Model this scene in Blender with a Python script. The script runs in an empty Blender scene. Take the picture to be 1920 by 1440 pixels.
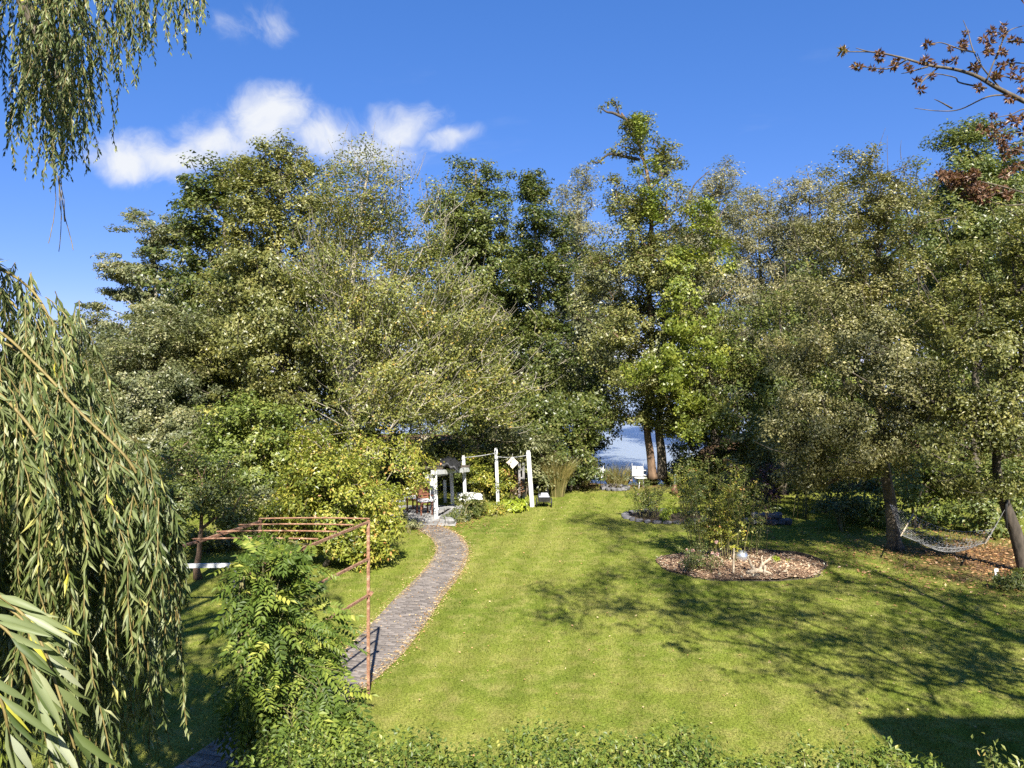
import bpy, math, random
import numpy as np
from mathutils import Vector, Matrix, noise

# ---------------------------------------------------------------- camera, sky, sun, exposure
SC = bpy.context.scene
COL = SC.collection
FPX, CX, HY, CH = 1443.0, 960.0, 695.0, 5.0      # focal length, centre column, horizon row (photo pixels), eye height (m)
cam = bpy.data.cameras.new('camera'); camo = bpy.data.objects.new('camera', cam); COL.objects.link(camo)
camo.location = (0, 0, CH); camo.rotation_euler = (math.radians(90), 0, 0)
cam.sensor_width = 36; cam.lens = 36 * FPX / 1920; cam.shift_y = (HY - 720) / 1920
cam.clip_start = 0.05; cam.clip_end = 3000
SC.camera = camo

SUN_EL = math.radians(41.5); SUN_AZ = math.atan2(0.118, -1.0)   # azimuth from +Y towards +X
sunv = Vector((math.sin(SUN_AZ) * math.cos(SUN_EL), math.cos(SUN_AZ) * math.cos(SUN_EL), math.sin(SUN_EL)))
sl = bpy.data.lights.new('sun', 'SUN'); sl.energy = 4.6; sl.angle = math.radians(0.55); sl.color = (1, .95, .87)
so = bpy.data.objects.new('sun', sl); COL.objects.link(so); so.rotation_euler = sunv.to_track_quat('Z', 'Y').to_euler()
SC.view_settings.view_transform = 'Standard'; SC.view_settings.look = 'None'
SC.view_settings.exposure = 1.42; SC.view_settings.gamma = 1.0; SC.view_settings.use_curve_mapping = False
SC.cycles.max_bounces = 7; SC.cycles.diffuse_bounces = 3; SC.cycles.glossy_bounces = 3
SC.cycles.transmission_bounces = 4; SC.cycles.transparent_max_bounces = 6
SC.cycles.use_denoising = False
SC.cycles.sample_clamp_indirect = 6.0


def world():
    w = bpy.data.worlds.new('World'); SC.world = w; w.use_nodes = True
    nt = w.node_tree; N = nt.nodes; L = nt.links; N.clear()
    def n(t, **k):
        x = N.new(t)
        for a, b in k.items(): setattr(x, a, b)
        return x
    def mth(op, a, b=None, clamp=False):
        x = n('ShaderNodeMath', operation=op, use_clamp=clamp)
        for i, v in enumerate((a, b)):
            if v is None: continue
            if isinstance(v, (int, float)): x.inputs[i].default_value = v
            else: L.new(v, x.inputs[i])
        return x.outputs[0]
    out = n('ShaderNodeOutputWorld'); bg = n('ShaderNodeBackground'); L.new(bg.outputs[0], out.inputs[0])
    sky = n('ShaderNodeTexSky', sky_type='NISHITA', sun_disc=False, sun_elevation=SUN_EL, sun_rotation=SUN_AZ)
    sky.altitude = 1200; sky.air_density = 0.75; sky.dust_density = 0.0; sky.ozone_density = 3.0
    bg.inputs['Strength'].default_value = 0.10
    tc = n('ShaderNodeTexCoord'); sep = n('ShaderNodeSeparateXYZ'); L.new(tc.outputs['Generated'], sep.inputs[0])
    y = mth('MAXIMUM', sep.outputs[1], 0.02)
    u = mth('DIVIDE', sep.outputs[0], y); v = mth('DIVIDE', sep.outputs[2], y)
    comb = n('ShaderNodeCombineXYZ'); L.new(u, comb.inputs[0]); L.new(v, comb.inputs[1])
    def nz(scale, detail, rough, src, dist=0.0):
        x = n('ShaderNodeTexNoise'); x.inputs['Scale'].default_value = scale; x.inputs['Detail'].default_value = detail
        x.inputs['Roughness'].default_value = rough; x.inputs['Distortion'].default_value = dist; L.new(src, x.inputs['Vector']); return x
    wn = nz(7, 4, .55, comb.outputs[0])
    wv = n('ShaderNodeVectorMath', operation='SUBTRACT'); L.new(wn.outputs['Color'], wv.inputs[0]); wv.inputs[1].default_value = (.5, .5, .5)
    ws = n('ShaderNodeVectorMath', operation='SCALE'); L.new(wv.outputs[0], ws.inputs[0]); ws.inputs['Scale'].default_value = .10
    wa = n('ShaderNodeVectorMath', operation='ADD'); L.new(comb.outputs[0], wa.inputs[0]); L.new(ws.outputs[0], wa.inputs[1])
    tot = None
    # cloud puffs: (column, row, half width, half height, strength) measured in the photo
    for (px, py, a, b, s) in [(500, 215, 110, 85, 1.15), (330, 285, 170, 62, 1.15), (420, 255, 130, 75, 1.0), (600, 250, 130, 65, .95),
                              (755, 235, 90, 60, 1.0), (830, 268, 80, 30, .85), (690, 275, 150, 75, .9), (505, 25, 75, 52, .62), (420, 40, 80, 45, .3),
                              (230, 295, 105, 52, 1.1), (550, 190, 60, 55, .6)]:
        d = n('ShaderNodeVectorMath', operation='SUBTRACT'); L.new(wa.outputs[0], d.inputs[0]); d.inputs[1].default_value = ((px - CX) / FPX, (HY - py) / FPX, 0)
        m = n('ShaderNodeVectorMath', operation='MULTIPLY'); L.new(d.outputs[0], m.inputs[0]); m.inputs[1].default_value = (FPX / a, FPX / b, 0)
        ln = n('ShaderNodeVectorMath', operation='LENGTH'); L.new(m.outputs[0], ln.inputs[0])
        k = mth('MULTIPLY', mth('SUBTRACT', 1.15, ln.outputs['Value'], True), s)
        tot = k if tot is None else mth('MAXIMUM', tot, k)
    fb = nz(17, 9, .66, wa.outputs[0], .5)
    c1 = mth('ADD', mth('MULTIPLY', tot, 1.05), mth('MULTIPLY', mth('SUBTRACT', fb.outputs[0], .52), 1.3))
    c1 = mth('MULTIPLY', c1, mth('GREATER_THAN', tot, 0.0))
    mr = n('ShaderNodeMapRange', interpolation_type='SMOOTHSTEP'); L.new(c1, mr.inputs[0]); mr.inputs[1].default_value = .12; mr.inputs[2].default_value = 1.2
    edge = n('ShaderNodeMapRange', interpolation_type='SMOOTHSTEP'); L.new(tot, edge.inputs[0]); edge.inputs[1].default_value = 0; edge.inputs[2].default_value = .3
    front = mth('MULTIPLY', mr.outputs[0], edge.outputs[0])
    front = mth('MULTIPLY', front, mth('GREATER_THAN', sep.outputs[1], 0.25))
    # thin wisps and scattered fair weather cloud over the rest of the sky
    st = n('ShaderNodeMapping'); st.inputs['Scale'].default_value = (1, 1, 2.6); L.new(tc.outputs['Generated'], st.inputs[0])
    far = nz(2.2, 6, .6, st.outputs[0], .4)
    fr = n('ShaderNodeMapRange', interpolation_type='SMOOTHSTEP'); L.new(far.outputs[0], fr.inputs[0]); fr.inputs[1].default_value = .60; fr.inputs[2].default_value = 1.0
    wisp = mth('MULTIPLY', fr.outputs[0], .55)
    cl = mth('MAXIMUM', front, wisp)
    gm = n('ShaderNodeGamma'); gm.inputs['Gamma'].default_value = .55; L.new(sky.outputs[0], gm.inputs['Color'])
    hs = n('ShaderNodeHueSaturation'); hs.inputs['Saturation'].default_value = 1.7; hs.inputs['Value'].default_value = 1.27; L.new(gm.outputs[0], hs.inputs['Color'])
    mix = n('ShaderNodeMix', data_type='RGBA'); L.new(cl, mix.inputs[0]); tn = n('ShaderNodeMix', data_type='RGBA', blend_type='MULTIPLY'); tn.inputs[0].default_value = 1; L.new(hs.outputs[0], tn.inputs[6]); tn.inputs[7].default_value = (1.0, .86, 1.16, 1); L.new(tn.outputs[2], mix.inputs[6]); mix.inputs[7].default_value = (3.3, 3.42, 3.65, 1)
    L.new(mix.outputs[2], bg.inputs['Color'])
world()

# ---------------------------------------------------------------- helpers
def P(px, py, d): return np.array([(px - CX) / FPX * d, d, CH - (py - HY) / FPX * d])
def G(px, py, z=0.0): return P(px, py, (CH - z) * FPX / (py - HY))
def inframe(p, m=40):
    if p[1] < .3: return False
    px = CX + p[0] / p[1] * FPX; py = HY + (CH - p[2]) / p[1] * FPX
    return -m < px < 1920 + m and -m < py < 1440 + m

def tag(o, label=None, cat=None, group=None, kind=None):
    if label: o['label'] = label
    if cat: o['category'] = cat
    if group: o['group'] = group
    if kind: o['kind'] = kind
    return o
def empty(name, loc, label, cat, group=None):
    o = bpy.data.objects.new(name, None); COL.objects.link(o); o.location = [float(c) for c in loc]; o.empty_display_size = .2
    return tag(o, label, cat, group)
def link(name, me, mat, parent=None):
    o = bpy.data.objects.new(name, me); COL.objects.link(o)
    if mat and not me.materials: me.materials.append(mat)
    if parent: o.parent = parent
    return o

class MB:
    """collects geometry as arrays, then links it as one mesh object"""
    def __init__(s): s.v = []; s.f = []; s.n = 0; s.r = []; s.sm = []
    def add(s, v, f, rnd=None, smooth=False):
        v = np.asarray(v, dtype=np.float64).reshape(-1, 3); f = np.asarray(f, dtype=np.int64)
        s.v.append(v); s.f.append(f + s.n); s.n += len(v)
        s.r.append(np.full(len(f), .5) if rnd is None else np.broadcast_to(np.asarray(rnd, dtype=np.float64), (len(f),)))
        s.sm.append(np.full(len(f), smooth, dtype=bool)); return s
    def box(s, c, size, rz=0.0, rot=None, rnd=None, taper=1.0):
        h = np.array(size) / 2
        v = np.array([[x, y, z] for z in (-1, 1) for y in (-1, 1) for x in (-1, 1)], float)
        v[v[:, 2] > 0, :2] *= taper; v = v * h
        M = rot if rot is not None else np.array([[math.cos(rz), -math.sin(rz), 0], [math.sin(rz), math.cos(rz), 0], [0, 0, 1]])
        v = v @ np.asarray(M).T + np.array(c)
        return s.add(v, [[0, 2, 3, 1], [4, 5, 7, 6], [0, 1, 5, 4], [2, 6, 7, 3], [0, 4, 6, 2], [1, 3, 7, 5]], rnd)
    def bar(s, a, b, w, h=None, rnd=None):
        a = np.array(a, float); b = np.array(b, float); d = b - a; L = np.linalg.norm(d); d /= L
        up = np.array([0, 0, 1.]) if abs(d[2]) < .95 else np.array([0, 1., 0]); x = np.cross(up, d); x /= np.linalg.norm(x); y = np.cross(d, x)
        return s.box((a + b) / 2, (w, h or w, L), rot=np.stack([x, y, d], 1), rnd=rnd)
    def tube(s, pts, r, n=6, rnd=None, caps=True):
        pts = np.array(pts, float); m = len(pts); r = np.broadcast_to(np.asarray(r, float), (m,))
        t = np.gradient(pts, axis=0); t /= np.linalg.norm(t, axis=1)[:, None] + 1e-9
        ref = np.array([0, 0, 1.]) if abs(t[0][2]) < .9 else np.array([1., 0, 0])
        u = np.cross(ref, t[0]); u /= np.linalg.norm(u); vs = []
        ang = np.arange(n) / n * 2 * math.pi
        for i in range(m):
            u = u - t[i] * np.dot(u, t[i]); u /= np.linalg.norm(u) + 1e-9; w = np.cross(t[i], u)
            vs.append(pts[i] + r[i] * (np.cos(ang)[:, None] * u + np.sin(ang)[:, None] * w))
        f = [[i * n + j, i * n + (j + 1) % n, (i + 1) * n + (j + 1) % n, (i + 1) * n + j] for i in range(m - 1) for j in range(n)]
        base = s.n; s.add(np.concatenate(vs), f, rnd, True)
        if caps and n == 4: s.add(np.zeros((0, 3)), np.array([[3, 2, 1, 0], [(m - 1) * n, (m - 1) * n + 1, (m - 1) * n + 2, (m - 1) * n + 3]]) + base - s.n, rnd)
        elif caps:
            for k, o in ((0, base), (1, base + (m - 1) * n)):
                c = s.n; s.add([pts[0 if k == 0 else -1]], np.array([[o + (j + 1) % n, o + j, c] if k == 0 else [o + j, o + (j + 1) % n, c] for j in range(n)]) - c, rnd, True)
        return s
    def frusta(s, p0, p1, r0, r1, n=4, rnd=None):
        d = p1 - p0; d = d / (np.linalg.norm(d, axis=1)[:, None] + 1e-9)
        ref = np.where(np.abs(d[:, 2:3]) < .9, np.array([[0, 0, 1.]]), np.array([[1., 0, 0]])); u = np.cross(ref, d); u /= np.linalg.norm(u, axis=1)[:, None] + 1e-9; w = np.cross(d, u)
        a = np.arange(n) / n * 2 * math.pi; ring = np.cos(a)[None, :, None] * u[:, None] + np.sin(a)[None, :, None] * w[:, None]
        v = np.concatenate([p0[:, None] + ring * r0[:, None, None], p1[:, None] + ring * r1[:, None, None]], 1).reshape(-1, 3)
        q = np.array([[j, (j + 1) % n, n + (j + 1) % n, n + j] for j in range(n)])
        f = (q[None] + (np.arange(len(p0)) * 2 * n)[:, None, None]).reshape(-1, 4)
        return s.add(v, f, rnd, True)
    def lathe(s, c, prof, n=16, rnd=None):
        a = np.arange(n) / n * 2 * math.pi; v = np.concatenate([np.stack([r * np.cos(a), r * np.sin(a), np.full(n, z)], 1) for r, z in prof]) + np.array(c)
        m = len(prof); f = [[i * n + j, i * n + (j + 1) % n, (i + 1) * n + (j + 1) % n, (i + 1) * n + j] for i in range(m - 1) for j in range(n)]
        return s.add(v, f, rnd, True)
    def leaves(s, c, a, nrm, L, W, rnd, kind='leaf'):
        """c centres (base), a axis, nrm normal: unit arrays; L, W arrays"""
        a = a / (np.linalg.norm(a, axis=1)[:, None] + 1e-9); nrm = nrm - a * np.sum(a * nrm, 1)[:, None]; nrm /= np.linalg.norm(nrm, axis=1)[:, None] + 1e-9
        sd = np.cross(nrm, a)
        if kind == 'leaf':
            T = np.array([[0, 0, 0], [.42, .5, .10], [1, 0, 0], [.42, -.5, .10]]); Fc = np.array([[0, 2, 1], [0, 3, 2]])
        elif kind == 'lance':
            T = np.array([[0, 0, 0], [.35, .5, .03], [.35, 0, 0], [.35, -.5, .03], [.7, .38, -.02], [.7, 0, -.05], [.7, -.38, -.02], [1, 0, -.16]])
            Fc = np.array([[0, 2, 1], [0, 3, 2], [1, 2, 5], [1, 5, 4], [2, 3, 6], [2, 6, 5], [4, 5, 7], [5, 6, 7]])
        elif kind == 'lance4':
            T = np.array([[0, 0, 0], [.4, .5, .04], [.5, 0, -.02], [.4, -.5, .04], [1, 0, -.14]]); Fc = np.array([[0, 2, 1], [0, 3, 2], [1, 2, 4], [2, 3, 4]])
        elif kind == 'tri':
            T = np.array([[0, 0, 0], [.62, .62, .05], [1, -.38, -.05]]); Fc = np.array([[0, 2, 1]])
        elif kind == 'blade':
            T = np.array([[0, .5, 0], [0, -.5, 0], [1, 0, .0]]); Fc = np.array([[0, 1, 2]])
        k = len(T); L = np.broadcast_to(L, (len(c),)); W = np.broadcast_to(W, (len(c),))
        v = c[:, None] + T[None, :, 0:1] * (a * L[:, None])[:, None] + T[None, :, 1:2] * (sd * W[:, None])[:, None] + T[None, :, 2:3] * (nrm * L[:, None])[:, None]
        f = (Fc[None] + (np.arange(len(c)) * k)[:, None, None]).reshape(-1, 3)
        return s.add(v.reshape(-1, 3), f, np.repeat(rnd, len(Fc)), kind == 'lance')
    def mesh(s, name, org=(0, 0, 0)):
        v = np.concatenate(s.v) - np.array(org); me = bpy.data.meshes.new(name)
        me.vertices.add(len(v)); me.vertices.foreach_set('co', v.astype(np.float32).ravel())
        tot = np.concatenate([np.full(len(f), f.shape[1]) for f in s.f if len(f)]); idx = np.concatenate([f.ravel() for f in s.f if len(f)])
        me.loops.add(len(idx)); me.loops.foreach_set('vertex_index', idx.astype(np.int32))
        me.polygons.add(len(tot)); st = np.concatenate([[0], np.cumsum(tot)[:-1]])
        me.polygons.foreach_set('loop_start', st.astype(np.int32))
        me.polygons.foreach_set('use_smooth', np.concatenate([x for x in s.sm if len(x)]))
        at = me.attributes.new('rnd', 'FLOAT', 'FACE'); at.data.foreach_set('value', np.concatenate([x for x in s.r if len(x)]).astype(np.float32))
        me.update(); me.validate()
        return me
    def build(s, name, mat, parent=None, org=None):
        if org is None: org = tuple(parent_loc(parent)) if parent else (0, 0, 0)
        o = link(name, s.mesh(name, org), mat, parent)
        if not parent and any(org): o.location = [float(c) for c in org]
        return o
def parent_loc(p):
    l = np.array(p.location)
    while p.parent: p = p.parent; l = l + np.array(p.location)
    return l

# ---------------------------------------------------------------- materials
MATS = {}
def newmat(name):
    m = bpy.data.materials.new(name); m.use_nodes = True; MATS[name] = m
    nt = m.node_tree; return m, nt, nt.nodes, nt.links, nt.nodes['Principled BSDF'], nt.nodes['Material Output']
def noise_node(N, L, scale, detail=4, rough=.55, src=None, dist=0):
    x = N.new('ShaderNodeTexNoise'); x.inputs['Scale'].default_value = scale; x.inputs['Detail'].default_value = detail
    x.inputs['Roughness'].default_value = rough; x.inputs['Distortion'].default_value = dist
    if src: L.new(src, x.inputs['Vector'])
    return x
def ramp(N, L, src, stops, interp='LINEAR'):
    r = N.new('ShaderNodeValToRGB'); r.color_ramp.interpolation = interp; e = r.color_ramp.elements
    while len(e) < len(stops): e.new(.5)
    for i, (p, c) in enumerate(stops): e[i].position = p; e[i].color = (*c, 1)
    L.new(src, r.inputs[0]); return r.outputs[0]
def mixc(N, L, fac, a, b, mode='MIX'):
    x = N.new('ShaderNodeMix'); x.data_type = 'RGBA'; x.blend_type = mode
    for i, v in ((0, fac), (6, a), (7, b)):
        if isinstance(v, (int, float)): x.inputs[i].default_value = v
        elif isinstance(v, tuple): x.inputs[i].default_value = (*v, 1)
        else: L.new(v, x.inputs[i])
    return x.outputs[2]

def leafmat(name, stops, trans=.28, rough=.42, spec=.55, nscale=.8, tint=(1.15, 1.05, .8), gain=1.33):
    stops = [(p, tuple(min(.6, x * gain) for x in c)) for p, c in stops]
    m, nt, N, L, b, out = newmat(name)
    at = N.new('ShaderNodeAttribute'); at.attribute_name = 'rnd'
    geo = N.new('ShaderNodeNewGeometry')
    nz = noise_node(N, L, nscale, 3, .6, geo.outputs['Position'])
    c = ramp(N, L, at.outputs['Fac'], stops)
    mr = N.new('ShaderNodeMapRange'); L.new(nz.outputs[0], mr.inputs[0]); mr.inputs[1].default_value = .35; mr.inputs[2].default_value = .68
    c2 = mixc(N, L, 1.0, c, tint, 'MULTIPLY')
    c = mixc(N, L, mr.outputs[0], c, c2)
    L.new(c, b.inputs['Base Color']); b.inputs['Roughness'].default_value = rough; b.inputs['Specular IOR Level'].default_value = spec
    tr = N.new('ShaderNodeBsdfTranslucent'); tc = mixc(N, L, 1.0, c, (1.25, 1.3, .55), 'MULTIPLY'); L.new(tc, tr.inputs[0])
    mx = N.new('ShaderNodeMixShader'); mx.inputs[0].default_value = trans; L.new(b.outputs[0], mx.inputs[1]); L.new(tr.outputs[0], mx.inputs[2]); L.new(mx.outputs[0], out.inputs[0])
    return m
def surfmat(name, c0, c1, scale=6, rough=.7, bump=.3, metal=0.0, detail=6, stretch=(1, 1, 1), c2=None, use_rnd=0.0, spec=.4):
    m, nt, N, L, b, out = newmat(name)
    tc = N.new('ShaderNodeTexCoord'); mp = N.new('ShaderNodeMapping'); mp.inputs['Scale'].default_value = stretch; L.new(tc.outputs['Object'], mp.inputs[0])
    nz = noise_node(N, L, scale, detail, .62, mp.outputs[0])
    stops = [(.32, c0), (.66, c1)] if c2 is None else [(.3, c0), (.52, c1), (.7, c2)]
    c = ramp(N, L, nz.outputs[0], stops)
    if use_rnd:
        at = N.new('ShaderNodeAttribute'); at.attribute_name = 'rnd'; inf = N.new('ShaderNodeObjectInfo')
        ad = N.new('ShaderNodeMath'); ad.operation = 'ADD'; L.new(at.outputs['Fac'], ad.inputs[0]); L.new(inf.outputs['Random'], ad.inputs[1])
        md = N.new('ShaderNodeMath'); md.operation = 'FRACT'; L.new(ad.outputs[0], md.inputs[0])
        g = ramp(N, L, md.outputs[0], [(0, (1 - use_rnd,) * 3), (1, (1 + use_rnd,) * 3)])
        c = mixc(N, L, 1.0, c, g, 'MULTIPLY')
    L.new(c, b.inputs['Base Color']); b.inputs['Roughness'].default_value = rough; b.inputs['Metallic'].default_value = metal; b.inputs['Specular IOR Level'].default_value = spec
    if bump:
        bp = N.new('ShaderNodeBump'); bp.inputs['Strength'].default_value = bump; bp.inputs['Distance'].default_value = .03; L.new(nz.outputs[0], bp.inputs['Height']); L.new(bp.outputs[0], b.inputs['Normal'])
    return m

LM = {}
LM['olive'] = leafmat('olive leaves', [(0, (.045, .058, .016)), (.45, (.118, .13, .038)), (.8, (.20, .20, .066)), (1, (.30, .28, .12))])
LM['greygreen'] = leafmat('grey green leaves', [(0, (.05, .065, .025)), (.5, (.115, .13, .06)), (.85, (.19, .195, .10)), (1, (.27, .26, .16))], rough=.42)
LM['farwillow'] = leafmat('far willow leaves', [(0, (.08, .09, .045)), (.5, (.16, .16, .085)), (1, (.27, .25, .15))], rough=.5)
LM['dark'] = leafmat('dark green leaves', [(0, (.025, .04, .010)), (.5, (.065, .088, .02)), (.85, (.125, .14, .04)), (1, (.21, .20, .08))])
LM['mid'] = leafmat('mid green leaves', [(0, (.04, .06, .013)), (.5, (.09, .115, .028)), (.85, (.15, .165, .045)), (1, (.23, .21, .08))])
LM['yellow'] = leafmat('yellowing leaves', [(0, (.05, .068, .016)), (.4, (.125, .142, .036)), (.78, (.20, .205, .055)), (.95, (.28, .25, .07)), (1, (.34, .24, .06))])
LM['ivy'] = leafmat('ivy leaves', [(0, (.06, .09, .012)), (.5, (.135, .17, .026)), (1, (.27, .285, .055))])
LM['bright'] = leafmat('bright green leaves', [(0, (.045, .07, .012)), (.5, (.11, .145, .028)), (.9, (.20, .225, .055)), (1, (.30, .27, .08))])
LM['magnolia'] = leafmat('yellow tipped shrub leaves', [(0, (.06, .085, .012)), (.4, (.15, .18, .025)), (.75, (.27, .27, .05)), (.93, (.38, .30, .08)), (1, (.42, .20, .09))])
LM['silver'] = leafmat('silver olive leaves', [(0, (.045, .052, .018)), (.45, (.128, .13, .05)), (.8, (.23, .22, .10)), (1, (.36, .33, .18))], rough=.42, spec=.5)
LM['willow'] = leafmat('willow leaves', [(0, (.028, .048, .013)), (.4, (.072, .098, .03)), (.75, (.15, .175, .078)), (.93, (.27, .29, .20)), (1, (.32, .31, .045))], rough=.5, spec=.35, nscale=2, gain=1.45)
LM['wisteria'] = leafmat('wisteria leaflets', [(0, (.022, .04, .008)), (.5, (.06, .095, .016)), (.85, (.13, .165, .03)), (1, (.24, .25, .06))], rough=.5, spec=.3, nscale=2, gain=1.6)
LM['box'] = leafmat('hedge leaves', [(0, (.03, .055, .010)), (.5, (.075, .115, .02)), (.85, (.15, .19, .035)), (1, (.25, .26, .07))], rough=.45, spec=.4, nscale=2)
LM['rose'] = leafmat('rose leaves', [(0, (.05, .075, .018)), (.5, (.11, .14, .035)), (.85, (.20, .22, .06)), (1, (.34, .25, .10))], rough=.42, nscale=2)
LM['purple'] = leafmat('purple leaves', [(0, (.03, .014, .016)), (.6, (.075, .035, .04)), (1, (.15, .09, .08))], tint=(1, 1, 1))
LM['lime'] = leafmat('lime leaves', [(0, (.10, .14, .012)), (.5, (.20, .26, .02)), (1, (.36, .38, .06))])
LM['pink'] = leafmat('pink petals', [(0, (.45, .16, .15)), (1, (.75, .45, .40))], tint=(1, 1, 1))
LM['seed'] = leafmat('brown seed bracts', [(0, (.07, .036, .02)), (.5, (.165, .085, .048)), (.88, (.29, .17, .10)), (1, (.30, .26, .07))], tint=(1.1, 1, .9), nscale=3, gain=1.0)
LM['litter'] = leafmat('dry leaves', [(0, (.10, .05, .022)), (.5, (.23, .13, .055)), (.85, (.36, .23, .10)), (1, (.5, .38, .2))], trans=.1, tint=(1.1, 1, .9))
LM['chips'] = leafmat('bark chips', [(0, (.10, .055, .03)), (.4, (.25, .155, .09)), (.75, (.40, .29, .18)), (1, (.52, .42, .30))], trans=0, rough=.8, tint=(1, 1, 1), gain=1.35)
LM['dryreed'] = leafmat('reed blades', [(0, (.10, .10, .03)), (.6, (.17, .16, .06)), (1, (.28, .23, .11))])

BARK = surfmat('grey brown bark', (.05, .04, .028), (.17, .14, .10), 9, .9, .8, stretch=(1, 1, .25))
PALEBARK = surfmat('pale ash bark', (.20, .175, .125), (.38, .335, .25), 8, .85, .4, stretch=(1, 1, .4))
ORANGEBARK = surfmat('orange brown bark', (.07, .045, .028), (.22, .14, .085), 8, .9, .8, stretch=(1, 1, .3))
DARKBARK = surfmat('dark bark', (.028, .023, .017), (.10, .08, .06), 9, .9, .8, stretch=(1, 1, .3))
WITHY = surfmat('yellow willow twig', (.13, .10, .03), (.27, .21, .07), 20, .6, .1)
STEM = surfmat('green brown stems', (.09, .085, .03), (.22, .19, .08), 20, .7, .1)
RUST = surfmat('rusty steel', (.15, .072, .043), (.29, .15, .088), 22, .9, .5, c2=(.44, .31, .21))
WHITE = surfmat('weathered white paint', (.38, .38, .36), (.70, .70, .68), 7, .6, .15, stretch=(1, 1, .4))
WHITECLEAN = surfmat('white plastic', (.74, .75, .76), (.84, .84, .84), 5, .4, .03)
GREYWOOD = surfmat('grey wood', (.14, .13, .13), (.30, .29, .28), 10, .85, .3, stretch=(1, 1, .2))
BROWNWOOD = surfmat('red brown wood', (.12, .045, .025), (.24, .10, .055), 12, .6, .2)
DRIFT = surfmat('bleached driftwood', (.30, .23, .15), (.58, .48, .34), 16, .85, .6)
BLACKMETAL = surfmat('black metal', (.012, .012, .013), (.035, .035, .036), 10, .5, .1)
GREYMETAL = surfmat('grey sheet metal', (.22, .23, .25), (.40, .41, .43), 6, .45, .05, metal=.3)
PAVER = surfmat('paver clay', (.125, .105, .09), (.23, .20, .17), 14, .85, .4, use_rnd=.30)
STONE = surfmat('grey stone', (.13, .125, .12), (.33, .32, .30), 7, .9, .7, use_rnd=.25)
DARKSTONE = surfmat('dark fire pit stone', (.06, .06, .065), (.17, .165, .17), 8, .9, .7, use_rnd=.25)
SAND = surfmat('sandy joint soil', (.12, .095, .06), (.30, .24, .16), 18, .95, .4)
MULCH = surfmat('mulch bed soil', (.10, .055, .03), (.30, .19, .11), 30, .95, .9)
SOIL = surfmat('dark soil', (.03, .022, .014), (.09, .065, .04), 12, .95, .7)
ROPE = surfmat('white cotton rope', (.22, .22, .21), (.36, .36, .35), 30, .8, .2)
TERRACOTTA = surfmat('brown glazed pot', (.10, .05, .03), (.20, .10, .06), 10, .5, .1)
PATINA = surfmat('grey green bronze', (.10, .13, .13), (.25, .30, .29), 14, .5, .2)
STRIPE = surfmat('pale bleached boards', (.55, .47, .38), (.72, .64, .54), 12, .7, .2)
RENDERWALL = surfmat('house render', (.55, .53, .48), (.66, .64, .59), 5, .9, .2)
ROOFTILE = surfmat('house roof tiles', (.16, .06, .035), (.28, .11, .06), 10, .85, .4)
MIRROR, _, _N, _L, _b, _ = newmat('silvered glass'); _b.inputs['Base Color'].default_value = (.80, .82, .84, 1); _b.inputs['Metallic'].default_value = .85; _b.inputs['Roughness'].default_value = .3
GLASS, _, _N, _L, _b, _ = newmat('window glass'); _b.inputs['Base Color'].default_value = (.02, .025, .03, 1); _b.inputs['Roughness'].default_value = .05

def lawn_color(N, L):
    geo = N.new('ShaderNodeNewGeometry'); pos = geo.outputs['Position']
    a = noise_node(N, L, .35, 5, .6, pos); bnz = noise_node(N, L, 2.6, 5, .65, pos); cnz = noise_node(N, L, 26, 3, .6, pos)
    c = ramp(N, L, a.outputs[0], [(.30, (.115, .158, .022)), (.50, (.170, .200, .032)), (.70, (.235, .238, .055))])
    mr = N.new('ShaderNodeMapRange'); L.new(bnz.outputs[0], mr.inputs[0]); mr.inputs[1].default_value = .45; mr.inputs[2].default_value = .72
    c = mixc(N, L, mr.outputs[0], c, (.27, .255, .075))
    mr2 = N.new('ShaderNodeMapRange'); L.new(cnz.outputs[0], mr2.inputs[0]); mr2.inputs[1].default_value = .3; mr2.inputs[2].default_value = .7; mr2.inputs[3].default_value = .62; mr2.inputs[4].default_value = 1.32
    c = mixc(N, L, 1.0, c, mr2.outputs[0], 'MULTIPLY')
    # mown stripes following the lawn's length
    mp = N.new('ShaderNodeMapping'); mp.inputs['Rotation'].default_value = (0, 0, .16); L.new(pos, mp.inputs[0])
    wv = N.new('ShaderNodeTexWave'); wv.inputs['Scale'].default_value = .33; wv.inputs['Distortion'].default_value = 1.2; wv.inputs['Detail Scale'].default_value = .6; L.new(mp.outputs[0], wv.inputs['Vector'])
    mr3 = N.new('ShaderNodeMapRange'); L.new(wv.outputs['Fac'], mr3.inputs[0]); mr3.inputs[3].default_value = .90; mr3.inputs[4].default_value = 1.08
    c = mixc(N, L, 1.0, c, mr3.outputs[0], 'MULTIPLY')
    return c, cnz, pos
LAWN, _nt, _N, _L, _b, _o = newmat('mown lawn')
_c, _nz, _pos = lawn_color(_N, _L)
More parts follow.
